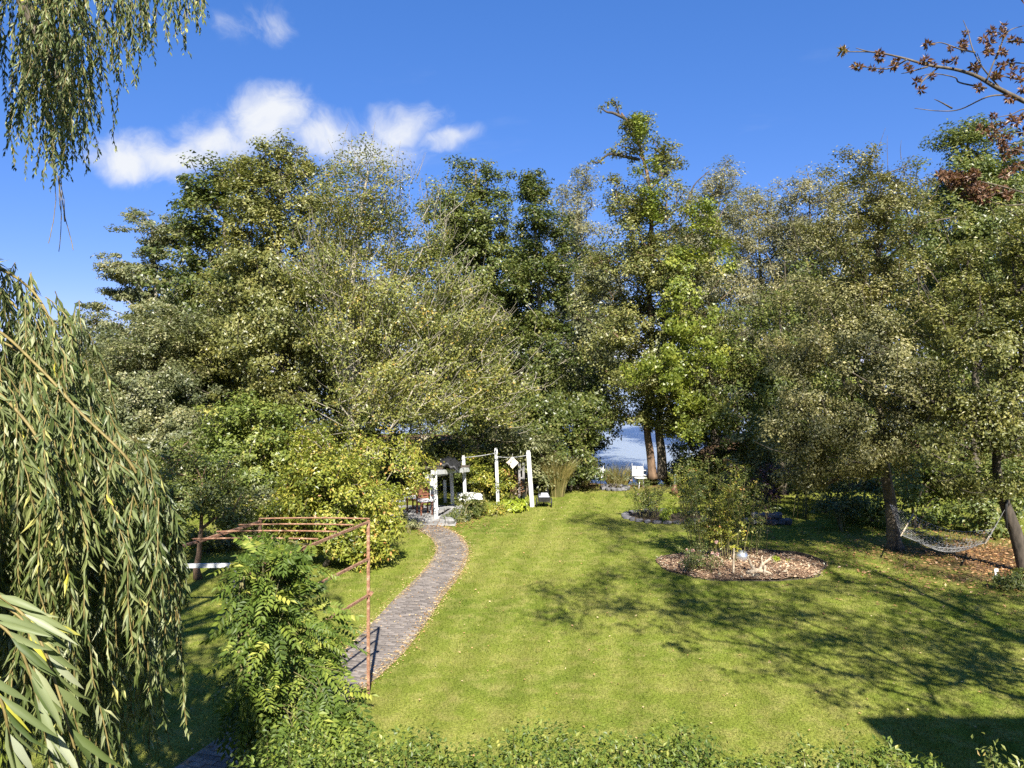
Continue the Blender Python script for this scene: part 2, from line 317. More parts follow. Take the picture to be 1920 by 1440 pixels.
# bare leafy ground under the trees on the right and along the water
_w = noise_node(_N, _L, .9, 5, .65, _pos); _sx = _N.new('ShaderNodeSeparateXYZ'); _L.new(_pos, _sx.inputs[0])
def _m(op, a, b):
    x = _N.new('ShaderNodeMath'); x.operation = op
    for i, v in enumerate((a, b)):
        if isinstance(v, (int, float)): x.inputs[i].default_value = v
        else: _L.new(v, x.inputs[i])
    return x.outputs[0]
_dist = _N.new('ShaderNodeVectorMath'); _dist.operation = 'DISTANCE'; _L.new(_pos, _dist.inputs[0]); _dist.inputs[1].default_value = (13.2, 20.2, 0)
_k = _m('ADD', _m('MULTIPLY', _dist.outputs['Value'], -.36), 1.45); _k = _m('ADD', _k, _m('MULTIPLY', _m('SUBTRACT', _w.outputs[0], .5), 2.6))
_k2 = _m('MULTIPLY', _m('SUBTRACT', _sx.outputs[1], 31.5), .5); _k2 = _m('MULTIPLY', _k2, _m('LESS_THAN', _sx.outputs[1], 60)); _k = _m('MAXIMUM', _k, _k2)
_mx = _N.new('ShaderNodeClamp'); _L.new(_k, _mx.inputs[0])
_soil = ramp(_N, _L, _w.outputs[0], [(.3, (.075, .045, .025)), (.6, (.16, .10, .055)), (.75, (.13, .13, .045))])
_c = mixc(_N, _L, _mx.outputs[0], _c, _soil)
_L.new(_c, _b.inputs['Base Color']); _b.inputs['Roughness'].default_value = .95; _b.inputs['Specular IOR Level'].default_value = .03
_bp = _N.new('ShaderNodeBump'); _bp.inputs['Strength'].default_value = .6; _bp.inputs['Distance'].default_value = .04; _L.new(_nz.outputs[0], _bp.inputs['Height']); _L.new(_bp.outputs[0], _b.inputs['Normal'])
BLADE, _nt, _N, _L, _b, _o = newmat('grass blades')
_c, _nz, _pos = lawn_color(_N, _L)
_at = _N.new('ShaderNodeAttribute'); _at.attribute_name = 'rnd'
_g = ramp(_N, _L, _at.outputs['Fac'], [(0, (.52, .62, .45)), (.55, (1.03, 1.06, 1)), (1, (1.75, 1.55, 1.8))]); _c = mixc(_N, _L, 1.0, _c, _g, 'MULTIPLY')
_L.new(_c, _b.inputs['Base Color']); _b.inputs['Roughness'].default_value = .7; _b.inputs['Specular IOR Level'].default_value = .06
_t = _N.new('ShaderNodeBsdfTranslucent'); _L.new(_c, _t.inputs[0]); _mxs = _N.new('ShaderNodeMixShader'); _mxs.inputs[0].default_value = .3
_L.new(_b.outputs[0], _mxs.inputs[1]); _L.new(_t.outputs[0], _mxs.inputs[2]); _L.new(_mxs.outputs[0], _o.inputs[0])
WATER, _nt, _N, _L, _b, _o = newmat('lake water')
_b.inputs['Base Color'].default_value = (.27, .30, .31, 1); _b.inputs['Roughness'].default_value = .2; _b.inputs['IOR'].default_value = 1.333; _b.inputs['Specular IOR Level'].default_value = .6
_geo = _N.new('ShaderNodeNewGeometry'); _mp = _N.new('ShaderNodeMapping'); _mp.inputs['Scale'].default_value = (.5, 1.6, 1); _L.new(_geo.outputs['Position'], _mp.inputs[0])
_nz = noise_node(_N, _L, 2.2, 5, .65, _mp.outputs[0]); _bp = _N.new('ShaderNodeBump'); _bp.inputs['Strength'].default_value = .5; _bp.inputs['Distance'].default_value = .1
_L.new(_nz.outputs[0], _bp.inputs['Height']); _L.new(_bp.outputs[0], _b.inputs['Normal'])

# ---------------------------------------------------------------- setting: ground, lake, path, terrace
rng = np.random.default_rng(7); random.seed(7)
def shore(x): return 34.6 + .3 * math.sin(x * .35 + 1) + .2 * math.sin(x * .9)
def ground_z(x, y):
    s = shore(x)
    if y > 30:   # the lake opens as an inlet; to both sides wooded land runs on
        k = x / y; off = max(0.0, .098 - k, k - .222); s += min(28.0, off * 700)
    d = y - s
    if d < 0: return 0.0 if d < -1.2 else -.10 * (1 + d / 1.2) ** 2
    far = 300 + 10 * math.sin(x * .02)
    if y > far: return min(1.0, -1.5 + (y - far) * .35)
    return max(-1.6, -.10 - d * .75)
xs = np.concatenate([[-1500, -500, -200, -100, -60], np.arange(-40, 41, .8), [60, 100, 200, 500, 1500]])
ys = np.concatenate([[-600, -150, -40, -15], np.arange(-5, 33, 1.0), np.arange(33, 40, .5), np.arange(40, 70, 1.5), [75, 90, 150, 220, 280, 290, 300, 306, 312, 320, 340, 400, 600, 2000]])
gv = np.array([[x, y, ground_z(x, y)] for y in ys for x in xs]); nx = len(xs)
gf = [[j * nx + i, j * nx + i + 1, (j + 1) * nx + i + 1, (j + 1) * nx + i] for j in range(len(ys) - 1) for i in range(nx - 1)]
tag(MB().add(gv, gf, smooth=True).build('lawn', LAWN), 'sunlit mown lawn reaching down to the lake', kind='structure')
wv_ = [[x, y, -.42] for y in (33.5, 330) for x in (-900, 900)]
tag(MB().add(wv_, [[0, 1, 3, 2]]).build('lake', WATER), 'pale blue lake water between the trees', kind='structure')

PATH = np.array([(-4.75, 6.3), (-3.95, 8.8), (-3.05, 11.6), (-2.50, 13.5), (-2.24, 15.2), (-2.03, 17.0), (-1.80, 18.6), (-1.66, 20.2), (-1.68, 21.6), (-2.0, 23.1), (-2.6, 24.4), (-3.3, 25.3)])
def spline(pts, n):
    pts = np.array(pts, float); out = []; m = len(pts); q = np.concatenate([[2 * pts[0] - pts[1]], pts, [2 * pts[-1] - pts[-2]]])
    for i in range(m - 1):
        p0, p1, p2, p3 = q[i:i + 4]
        for t in np.arange(n) / n: out.append(.5 * (2 * p1 + (p2 - p0) * t + (2 * p0 - 5 * p1 + 4 * p2 - p3) * t * t + (3 * p1 - p0 - 3 * p2 + p3) * t ** 3))
    out.append(pts[-1]); return np.array(out)
PC = spline(PATH, 40); _seg = np.linalg.norm(np.diff(PC, axis=0), axis=1); PS = np.concatenate([[0], np.cumsum(_seg)])
def path_at(s):
    p = np.array([np.interp(s, PS, PC[:, 0]), np.interp(s, PS, PC[:, 1])]); q = np.array([np.interp(s + .05, PS, PC[:, 0]), np.interp(s + .05, PS, PC[:, 1])]); r = np.array([np.interp(s - .05, PS, PC[:, 0]), np.interp(s - .05, PS, PC[:, 1])])
    t = q - r; t /= np.linalg.norm(t) + 1e-9; return p, t, np.array([t[1], -t[0]])
PW = .46
def pw(y): return np.interp(y, [12, 16, 21], [.49, .47, .40])
def path_dist(pt): return np.min(np.hypot(PC[None, :, 0] - pt[:, 0:1], PC[None, :, 1] - pt[:, 1:2]), axis=1)
v = []; ss = np.linspace(0, PS[-1], 90)
for s in ss:
    p, t, nrm = path_at(s)
    for k in (-1, 1): v.append([*(p + nrm * k * (pw(p[1]) + .06)), .012])
pb = tag(MB().add(v, [[2 * i, 2 * i + 1, 2 * i + 3, 2 * i + 2] for i in range(89)]).build('path', SAND), 'grey clay paver path curving across the lawn', kind='structure')
pav_me = []
for k in range(5):
    m = MB(); w, h, t = .192, .094, .035; e = .006
    vv = [[-w/2, -h/2, 0], [w/2, -h/2, 0], [w/2, h/2, 0], [-w/2, h/2, 0], [-w/2, -h/2, t-e], [w/2, -h/2, t-e], [w/2, h/2, t-e], [-w/2, h/2, t-e],
          [-w/2+e, -h/2+e, t], [w/2-e, -h/2+e, t], [w/2-e, h/2-e, t], [-w/2+e, h/2-e, t]]
    vv = np.array(vv) + rng.normal(0, .0015, (12, 3))
    m.add(vv, [[0,1,5,4],[1,2,6,5],[2,3,7,6],[3,0,4,7],[4,5,9,8],[5,6,10,9],[6,7,11,10],[7,4,8,11],[8,9,10,11]]); pav_me.append(m.mesh('paver'))
    pav_me[-1].materials.append(PAVER)
rows = []; s = 0.0; r = 0
while s < PS[-1]:
    p, t, nrm = path_at(s)
    for k in range(-3, 3):
        o = (k + .5 + (.5 if r % 2 else 0)) * .2
        if abs(o) > pw(p[1]) - .06: continue
        rows.append((p + nrm * o, math.atan2(nrm[1], nrm[0]), s))
    s += .102; r += 1
vis = [q for q in rows if q[0][1] > 11.9]; oth = [q for q in rows if q[0][1] <= 11.9]
near_ = vis[:300]; rest = vis[300:] + oth
for i, (p, a, s) in enumerate(near_):
    o = link('paver', pav_me[i % 5], PAVER, pb); o.location = (*p, .008 + random.uniform(-.003, .004)); o.rotation_euler = (random.gauss(0, .012), random.gauss(0, .012), a + random.gauss(0, .02))
m = MB()
for (p, a, s) in rest: m.box((p[0], p[1], .022 + random.uniform(-.003, .004)), (.19, .093, .03), rz=a + random.gauss(0, .02), rnd=random.random())
tag(m.build('paver_field', PAVER, pb), kind='stuff')

# terrace by the white pergola: flagstones over a bed
TC = np.array([-3.0, 26.2])
te = MB()
for q in [[(-6.6, 24.7), (-1.9, 24.7), (-1.5, 28.4), (-6.6, 28.4)]]: te.add([[x, y, .02] for x, y in q], [[0, 1, 2, 3]])
terr = tag(te.build('terrace', SAND), 'pale flagstone terrace under the white pergola', kind='structure')
for i in range(8):
    for j in range(6):
        x = -6.3 + i * .6; y = 25.0 + j * .6
        MB().box((x + random.gauss(0, .01), y, .035), (.57, .57, .04 + random.uniform(0, .008)), rz=random.gauss(0, .01), rnd=random.random()).build('flagstone', STONE, terr)

# ---------------------------------------------------------------- vegetation machinery
def unit(a): return a / (np.linalg.norm(a, axis=-1, keepdims=True) + 1e-9)
def clump_leaves(mb, centres, rad, lpc, L, W, ctr, flat=.7, droop=.25, upb=.55, outb=.5, kind='leaf', seed=0):
    r = np.random.default_rng(seed); n = len(centres) * lpc
    c = np.repeat(centres, lpc, 0); rr = np.repeat(np.broadcast_to(rad, (len(centres),)), lpc)
    off = r.normal(0, 1, (n, 3)); off = off / (np.linalg.norm(off, axis=1)[:, None]) * (r.random(n)[:, None] ** .5); off[:, 2] *= flat
    p = c + off * rr[:, None]
    nr = unit(np.array([0, 0, upb]) + outb * unit(p - ctr) + .7 * off + r.normal(0, .42, (n, 3)))
    ax = unit(np.cross(nr, r.normal(0, 1, (n, 3)))) + np.array([0, 0, -droop]) + .4 * off
    l = L * r.uniform(.65, 1.25, n); w = W * r.uniform(.7, 1.2, n)
    rn = np.clip(np.repeat(r.normal(.5, .14, len(centres)), lpc) + r.normal(0, .18, n), 0, 1)
    mb.leaves(p - unit(ax) * l[:, None] * .5, ax, nr, l, w, rn, kind)

def skeleton(base, top, trunk_r, clumps, seed, wob=.25, up=.8, lean=None, ntr=9, trunk_pts=None):
    """joins the clump centres to a trunk; returns trunk polyline, radii and branch segments"""
    r = np.random.default_rng(seed)
    if trunk_pts is None:
        t = np.linspace(0, 1, ntr); tr = base + (np.array(top) - base) * t[:, None]; w = np.cumsum(r.normal(0, wob, (ntr, 3)), 0) * .35; w[:, 2] = 0; w -= w[0]; w -= (w[-1] * t[:, None]) * .7; tr = tr + w
    else: tr = spline(trunk_pts, 5)
    ntr = len(tr)
    nodes = [p for p in tr]; par = [-1] + list(range(ntr - 1)); first = max(1, int(ntr * .3))
    order = np.argsort(np.linalg.norm(clumps[:, :2] - base[:2], axis=1) + .25 * np.abs(clumps[:, 2] - base[2]))
    for ci in order:
        c = clumps[ci]; A = np.array(nodes); d = np.linalg.norm(A - c, axis=1)
        dz = c[2] - A[:, 2]; hz = np.linalg.norm(A[:, :2] - c[:2], axis=1); pen = d + up * np.maximum(0, .45 * hz - dz) ; pen[:first] += 50
        j = int(np.argmin(pen)); a = A[j]; k = max(1, int(d[j] / .9))
        prev = j
        for q in range(1, k + 1):
            f = q / k; p = a + (c - a) * f + np.array([0, 0, .12 * d[j] * math.sin(f * math.pi)]) + (r.normal(0, .06 * min(d[j], 2), 3) if q < k else 0)
            nodes.append(p); par.append(prev); prev = len(nodes) - 1
    A = np.array(nodes); par = np.array(par); cnt = np.zeros(len(A))
    for i in range(len(A) - 1, ntr - 1, -1):
        cnt[i] = max(cnt[i], 1); cnt[par[i]] += cnt[i]
    tot = max(cnt[ntr:].max() if len(cnt) > ntr else 1, 1)
    tt = np.linspace(0, 1, ntr); trad = trunk_r * (1 - .8 * tt); trad[0] *= 1.35
    rad = trunk_r * .55 * np.sqrt(np.maximum(cnt, 1) / tot) * .9 + .004
    rad = np.minimum(rad, trunk_r * .55); rad[:ntr] = trad
    ch = np.arange(ntr, len(A)); p0 = A[par[ch]]; p1 = A[ch]; r0 = np.minimum(rad[par[ch]], rad[ch] * 1.35); r1 = rad[ch]
    return tr, trad, (p0, p1, r0, r1), A

def blobs_px(bl):
    """(column, row, half width, half height, distance[, depth radius]) -> world centre, radii"""
    out = []
    for b in bl:
        px, py, rx, ry, d = b[:5]; k = d / FPX
        out.append((P(px, py, d), np.array([rx * k, b[5] if len(b) > 5 else (rx + ry) / 2 * k, ry * k])))
    return out
def sample_blobs(bl, dens, seed, gap=.0, shell=2.0, cr=.45, mul=1.0):
    r = np.random.default_rng(seed); pts = []
    off = Vector(r.uniform(-50, 50, 3))
    for c, R in bl:
        n = int(dens * mul * (R[0] * R[2] + .5 * R[0] * R[1]) / cr ** 2) + 3
        x = r.normal(0, 1, (n, 3)); x = unit(x) * (r.random(n) ** (1 / shell / 1.3))[:, None]
        if n > 14:   # most clumps gather into boughs, leaving darker hollows between them
            ns = max(4, n // 9); sc = unit(r.normal(0, 1, (ns, 3))) * (r.uniform(.45, 1.0, ns) ** .6)[:, None]; k = r.random(n) < .72
            sp = np.minimum(.42, 1.5 * cr / R)
            x = np.where(k[:, None], sc[r.integers(0, ns, n)] + r.normal(0, 1, (n, 3)) * sp * np.array([.75, .75, .5]), x)
        for q in x:
            p = c + q * R
            if p[2] < .07: continue
            if noise.noise(Vector(p) * (.33 / max(cr, .25)) + off) < gap - .35: continue
            pts.append(p)
    return np.array(pts)

def tree(name, label, base, blobs, leaf, trunk_r=.2, bark=BARK, dens=.75, cr=.5, lpc=85, L=.14, W=.085, seed=1, gap=.15, group=None, cat='tree', trunk_pts=None, top=None,
         up=.8, twigs=0, flat=.7, leafpart='crown', reject=None, droop=.25, upb=.55, outb=.5, keep_branches=True, wob=.25):
    base = np.array(base, float); trunk_r *= .75
    root = empty(name, base, label, cat, group)
    bw = blobs_px(blobs) if not isinstance(blobs[0][0], np.ndarray) else blobs
    cl = sample_blobs(bw, dens, seed, gap, cr=cr, mul=12.0 if base[1] > 24 else 8.0)
    if reject is not None: cl = np.array([p for p in cl if not reject(p)])
    ctr = np.mean([b[0] for b in bw], 0)
    if top is None: hi = max(bw, key=lambda b: b[0][2]); top = hi[0] + np.array([0, 0, hi[1][2] * .3])
    tr, trad, (p0, p1, r0, r1), A = skeleton(base, top, trunk_r, cl, seed, up=up, trunk_pts=trunk_pts, wob=wob)
    MB().tube(tr, trad, 9).build('trunk', bark, root)
    br = MB(); br.frusta(p0, p1, r0, r1, 5)
    if twigs:
        rr = np.random.default_rng(seed + 5); i = rr.integers(0, len(cl), twigs); a = cl[i] + rr.normal(0, cr * .5, (twigs, 3))
        dr = unit(unit(a - (base + np.array([0, 0, (ctr[2] - base[2]) * .5]))) + np.array([0, 0, .35]) + rr.normal(0, .3, (twigs, 3))); l = rr.uniform(.4, 1.2, twigs)
        mid = a + dr * l[:, None] * .5 + rr.normal(0, .04, (twigs, 3)); b = mid + unit(dr + np.array([0, 0, .25])) * l[:, None] * .5
        br.frusta(a, mid, np.full(twigs, .012), np.full(twigs, .008), 3); br.frusta(mid, b, np.full(twigs, .008), np.full(twigs, .004), 3)
    br.build('branches', bark, root)
    lf = MB(); rad = cr * np.random.default_rng(seed + 9).uniform(.6, 1.35, len(cl))
    clump_leaves(lf, cl, rad, int(lpc * 1.12), L * .92, W * .95, ctr, flat=flat, seed=seed + 3, droop=droop, upb=upb, outb=outb, kind='tri' if base[1] > 24 else 'leaf')
    lf.build(leafpart, LM[leaf], root)
    return root, cl, A

def shrub(name, label, base, blobs, leaf, seed, cr=.28, lpc=60, L=.09, W=.055, dens=.8, gap=.0, group=None, cat='shrub', stem=STEM, nst=7, stem_r=.018, leafpart='foliage', droop=.2, upb=.5, outb=.6, wire=1.0):
    base = np.array(base, float); root = empty(name, base, label, cat, group)
    bw = blobs_px(blobs) if not isinstance(blobs[0][0], np.ndarray) else blobs
    cl = sample_blobs(bw, dens, seed, gap, cr=cr, mul=4.2); r = np.random.default_rng(seed); ctr = np.mean([b[0] for b in bw], 0); ctr[2] = base[2] + .3
    st = MB()
    pick = cl[r.permutation(len(cl))[:max(nst, 3)]]
    feet = base + np.stack([r.normal(0, .12, len(pick)), r.normal(0, .12, len(pick)), np.zeros(len(pick))], 1)
    for a, b in zip(feet, pick):
        mid = a * .5 + b * .5 + np.array([*(a - b)[:2] * .18, .15 * (b[2] - a[2])]); pts = spline([a, mid, b], 4); st.tube(pts, np.linspace(stem_r, stem_r * .35, len(pts)), 5)
    src = np.concatenate([feet * .4 + pick * .6, pick]); A = src
    j = np.argmin(np.linalg.norm(A[None] - cl[:, None], axis=2), axis=1)
    st.frusta(A[j], cl, np.full(len(cl), stem_r * .4), np.full(len(cl), stem_r * .2), 3)
    st.build('stems', stem, root)
    lf = MB(); clump_leaves(lf, cl, cr * r.uniform(.6, 1.3, len(cl)), lpc, L, W, ctr, seed=seed + 3, droop=droop, upb=upb, outb=outb, kind='tri' if base[1] > 26 else 'leaf'); lf.build(leafpart, LM[leaf], root)
    return root
def ground_at(px, d): return np.array([(px - CX) / FPX * d, d, 0.0])
# ---------------------------------------------------------------- trees of the tree line
TL = 'trees of the tree line by the lake'
def gb(px, d, z=None): p = ground_at(px, d); p[2] = ground_z(p[0], p[1]); return p
tree('alder_tree', 'layered grey-green tree against the sky at the left end of the tree line', gb(290, 41),
     [(285, 425, 75, 35, 41), (240, 490, 55, 40, 41), (310, 500, 70, 50, 41), (225, 570, 60, 30, 41), (310, 590, 80, 50, 41), (270, 660, 100, 60, 41)],
     'greygreen', .24, PALEBARK, seed=11, group=TL, gap=.28, flat=.4, L=.17, W=.11, lpc=75, dens=.62)
tree('poplar_tree', 'dark green broad-leaved tree with loose leafy top left of the tallest olive tree', gb(400, 34),
     [(385, 400, 60, 65, 34), (420, 350, 55, 40, 34), (400, 520, 85, 90, 34), (420, 660, 110, 100, 34), (390, 780, 110, 90, 34)],
     'dark', .26, BARK, seed=12, group=TL, gap=.22, L=.19, W=.15, lpc=62, cr=.55)
tree('oak_tree', 'tall olive tree with pointed top, highest on the left side of the garden', gb(530, 31.5),
     [(515, 290, 32, 42, 31.5), (470, 350, 50, 45, 31.5), (545, 350, 75, 60, 31.5), (480, 430, 85, 60, 31.5), (580, 450, 85, 75, 31.5), (510, 520, 110, 70, 31.5), (580, 600, 120, 90, 31.5), (490, 660, 130, 90, 31.5), (545, 780, 130, 80, 31.5)],
     'olive', .30, DARKBARK, seed=13, group=TL, gap=.2, L=.15, W=.095, lpc=80)
tree('ash_tree', 'sparse yellowing tree with pale fanned branches and bare twigs at its top', gb(662, 28.5),
     [(670, 360, 85, 90, 28.5), (760, 430, 75, 100, 29), (640, 500, 75, 110, 28.5), (790, 560, 115, 95, 28.5), (700, 620, 100, 100, 28), (870, 640, 85, 80, 28.5), (810, 730, 125, 68, 27.5), (915, 740, 75, 55, 28), (700, 740, 90, 70, 27)],
     'yellow', .25, PALEBARK, seed=14, group=TL, gap=.12, L=.12, W=.075, lpc=44, dens=.8, cr=.5, twigs=1100, up=1.6,
     trunk_pts=[gb(662, 28.5), P(659, 800, 28.5), P(661, 690, 28.5), P(658, 560, 28.4), P(672, 430, 28.5), P(690, 320, 28.5)])
tree('lime_tree', 'green pointed tree right of the bare-twigged tree', gb(905, 38),
     [(890, 330, 48, 42, 38), (890, 410, 80, 70, 38), (925, 510, 95, 80, 38), (900, 620, 110, 90, 38), (930, 740, 110, 80, 38)],
     'mid', .26, BARK, seed=15, group=TL, gap=.16, L=.16, W=.11, lpc=85)
tree('hornbeam_tree', 'narrow dark green tree in the middle of the tree line', gb(1010, 36),
     [(1005, 365, 28, 48, 36), (1015, 450, 58, 62, 36), (1005, 560, 85, 75, 36), (1010, 670, 100, 80, 36), (1050, 770, 85, 70, 35), (985, 800, 100, 60, 34), (1100, 790, 45, 45, 33.8), (1118, 820, 26, 36, 35), (1105, 855, 22, 22, 35.2), (1080, 720, 70, 50, 35)],
     'dark', .24, PALEBARK, seed=16, group=TL, gap=.2, L=.15, W=.11, lpc=85)
tree('white_willow', 'hazy grey willow beyond the lake inlet, seen behind the middle trees', gb(1090, 60, -1),
     [(1085, 375, 42, 55, 60), (1080, 460, 60, 70, 60), (1120, 540, 70, 90, 60), (1070, 620, 70, 80, 60)],
     'farwillow', .3, BARK, seed=17, group=TL, gap=.22, L=.26, W=.09, lpc=85, cr=.85)
for k, (px, lab, bl) in enumerate([
    (1340, 'round-topped grey-green willow just right of the ivy-covered tree', [(1330, 390, 55, 65, 52), (1330, 480, 75, 70, 52), (1350, 590, 80, 90, 52), (1340, 700, 85, 80, 52)]),
    (1440, 'lower grey-green willow in the dip of the tree line', [(1420, 410, 62, 65, 54), (1430, 510, 75, 80, 54), (1440, 620, 85, 90, 54), (1430, 720, 80, 70, 54)]),
    (1530, 'grey-green willow just left of the tall silvery tree', [(1520, 400, 60, 65, 50), (1510, 500, 75, 80, 50), (1540, 600, 80, 80, 50)])]):
    tree('grey_willow', lab, gb(px, bl[0][4], -1), bl, 'farwillow', .3, BARK, seed=20 + k, group=TL, gap=.06, L=.22, W=.085, lpc=100, cr=.75)

# ivy-clad tree with twin trunks and crooked bare limbs at the top
ib = gb(1233, 33.4)
iv, icl, iA = tree('ivy_covered_tree', 'tall crooked tree wrapped in bright ivy, twin trunks beside the lake gap', ib,
     [(1200, 250, 26, 38, 33.4), (1225, 300, 48, 40, 33.4), (1195, 370, 65, 55, 33.4), (1235, 440, 95, 70, 33.4), (1190, 530, 95, 75, 33.4), (1270, 560, 100, 80, 33.4), (1180, 640, 85, 70, 33), (1290, 680, 95, 75, 33), (1190, 735, 62, 40, 33), (1310, 770, 70, 60, 33), (1285, 825, 38, 45, 33.2), (1245, 770, 40, 28, 33.0), (1160, 772, 30, 24, 33.2), (1195, 782, 38, 20, 33.0), (1268, 805, 28, 34, 33.3)],
     'olive', .26, ORANGEBARK, seed=31, group=TL, gap=.24, L=.14, W=.095, lpc=75, dens=.75,
     trunk_pts=[P(1224, 897, 33.4), P(1219, 850, 33.4), P(1213, 790, 33.4), P(1222, 650, 33.4), P(1215, 500, 33.4), P(1222, 380, 33.4), P(1195, 260, 33.4), P(1165, 212, 33.4)])
MB().tube(spline([P(1242, 897, 33.6), P(1240, 850, 33.6), P(1236, 780, 33.6), P(1262, 640, 33.6), P(1290, 480, 33.6)], 5), np.linspace(.24, .08, 21), 9).build('trunk', BARK, iv)
lm = MB()
for pts, r in [([(1172, 222), (1150, 212), (1138, 210), (1128, 203)], .075), ([(1160, 214), (1156, 198), (1150, 190)], .05), ([(1208, 285), (1180, 278), (1160, 272)], .05),
               ([(1200, 300), (1165, 292), (1140, 290), (1122, 305), (1112, 302)], .075), ([(1138, 290), (1128, 300)], .04), ([(1235, 330), (1262, 315), (1272, 300)], .05), ([(1240, 420), (1265, 395), (1280, 390)], .06), ([(1285, 400), (1300, 350), (1330, 320)], .05)]:
    w = spline([P(x, y, 33.3) for x, y in pts], 4); MB().tube(w, np.linspace(r, r * .35, len(w)), 6).build('limb', DARKBARK, iv)
lf = MB(); tips = np.array([P(x, y, 33.3) for x, y in [(1128, 203), (1150, 190), (1140, 196), (1162, 270), (1112, 302), (1125, 300), (1142, 285), (1150, 192), (1160, 200), (1275, 298), (1262, 312), (1250, 320), (1270, 385), (1240, 300), (1215, 225), (1230, 262), (1175, 262), (1185, 300), (1150, 282)]])
clump_leaves(lf, tips, .27, 34, .12, .08, tips.mean(0), seed=77); lf.build('tip_leaves', LM['olive'], iv)
lf = MB(); bw = blobs_px([(1195, 240, 16, 26, 32.3), (1212, 320, 20, 40, 32.2), (1225, 390, 26, 40, 32.0), (1335, 420, 34, 42, 31.8), (1345, 480, 34, 40, 31.8), (1280, 500, 30, 50, 31.4), (1260, 560, 36, 40, 31.2), (1300, 600, 40, 60, 31.0), (1320, 660, 34, 60, 30.8), (1290, 720, 42, 50, 30.8), (1310, 790, 34, 40, 31.0), (1250, 700, 30, 50, 30.8), (1210, 690, 40, 25, 30.6)])
ic = sample_blobs(bw, 3.6, 33, .1, cr=.36); clump_leaves(lf, ic, .36, 52, .12, .11, np.mean([b[0] for b in bw], 0), seed=34, droop=.5, upb=.3, outb=.9, kind='tri'); tag(lf.build('ivy', LM['ivy'], iv), 'bright yellow-green ivy')

# second row behind, closing the gaps near the water
for k, (px, d, leaf, lab, bl) in enumerate([
    (210, 44, 'greygreen', 'dull green tree behind the left alder near the willow curtain', [(170, 640, 70, 60, 44), (250, 720, 100, 80, 44), (160, 740, 80, 70, 44)]),
    (450, 42, 'mid', 'tree behind the olive tree on the left', [(450, 560, 110, 120, 42), (470, 720, 120, 110, 42), (370, 640, 70, 90, 42)]),
    (700, 43, 'olive', 'tree behind the bare-twigged tree', [(690, 540, 110, 110, 43), (760, 660, 110, 100, 43), (660, 720, 100, 100, 43)]),
    (860, 44, 'mid', 'tree behind the left white post', [(850, 540, 90, 100, 44), (860, 700, 110, 100, 44)]),
    (1130, 46, 'greygreen', 'hazy tree just left of the lake gap', [(1110, 560, 60, 80, 46), (1080, 680, 75, 80, 46), (1150, 660, 50, 60, 46)]),
    (1620, 36, 'mid', 'tree behind the silvery hammock tree', [(1590, 560, 110, 110, 36), (1700, 520, 110, 120, 36), (1640, 700, 130, 110, 36)]),
    (1850, 36, 'mid', 'tree at the right edge behind the bright green tree', [(1840, 620, 120, 110, 36), (1860, 770, 120, 90, 36)])]):
    tree('background_tree', lab, gb(px - (60 if px == 1130 else 0), d, -.6 if d > 35 else 0), bl, leaf, .22, BARK, seed=80 + k, group=TL, gap=.1, L=.22, W=.15, lpc=48, cr=.6, dens=.6)

# right-hand trees
hb = G(1678, 1030); 
tree('apple_tree', 'silvery olive tree whose thick trunk carries the left end of the hammock', hb,
     [(1650, 350, 75, 65, 22), (1630, 450, 120, 85, 21.5), (1540, 560, 95, 95, 21.5), (1680, 570, 120, 90, 20.5), (1580, 690, 130, 90, 20.5), (1710, 710, 110, 80, 20), (1510, 780, 85, 60, 20.5), (1640, 810, 110, 50, 20), (1560, 850, 75, 40, 20.2), (1720, 830, 60, 45, 19.8), (1570, 420, 80, 70, 22), (1480, 680, 55, 70, 21), (1530, 880, 60, 32, 20.6), (1610, 872, 45, 26, 20.4), (1740, 880, 45, 28, 19.9)],
     'silver', .27, BARK, seed=41, gap=.16, L=.095, W=.05, lpc=110, cr=.38, dens=.56, twigs=90, group='trees holding the hammock',
     trunk_pts=[hb, P(1672, 960, hb[1]), P(1660, 880, hb[1]), P(1652, 800, hb[1] + .1), P(1640, 650, hb[1] + .4), P(1640, 480, hb[1] + 1)])
hb2 = G(1925, 1075)
tree('plum_tree', 'yellow-olive tree with a dark leaning trunk at the right edge, holding the hammock', hb2,
     [(1860, 500, 85, 85, 19.5), (1900, 600, 110, 90, 19), (1830, 690, 95, 80, 18.8), (1900, 760, 100, 70, 18.5), (1800, 790, 75, 45, 18.6), (1960, 500, 90, 120, 19), (1790, 850, 60, 40, 18.6), (1880, 840, 80, 40, 18.4), (1790, 600, 70, 80, 19.5), (1840, 895, 60, 30, 18.9)],
     'olive', .24, DARKBARK, seed=42, gap=.14, L=.10, W=.055, lpc=110, cr=.38, dens=.58, twigs=100, group='trees holding the hammock',
     trunk_pts=[hb2, P(1905, 1000, hb2[1]), P(1880, 930, hb2[1]), P(1868, 860, hb2[1]), P(1880, 740, hb2[1] + .3), P(1890, 560, hb2[1] + 1)])
tree('bay_tree', 'bright green tree rising highest at the right edge behind the hammock trees', gb(1830, 27),
     [(1815, 275, 50, 45, 27), (1800, 350, 85, 55, 27), (1870, 350, 80, 75, 27), (1790, 450, 110, 80, 27), (1880, 470, 100, 90, 27), (1820, 580, 110, 90, 27)],
     'mid', .22, BARK, seed=43, gap=.1, L=.16, W=.07, lpc=95, cr=.45, group=TL)
tree('maple_tree', 'shaded tree filling the gap behind the rose bed on the right', gb(1470, 31),
     [(1430, 640, 85, 80, 31), (1400, 760, 75, 65, 31), (1500, 700, 90, 85, 31), (1480, 800, 80, 50, 30), (1560, 800, 85, 55, 30)],
     'mid', .2, BARK, seed=44, gap=.14, L=.14, W=.09, lpc=85, group=TL)

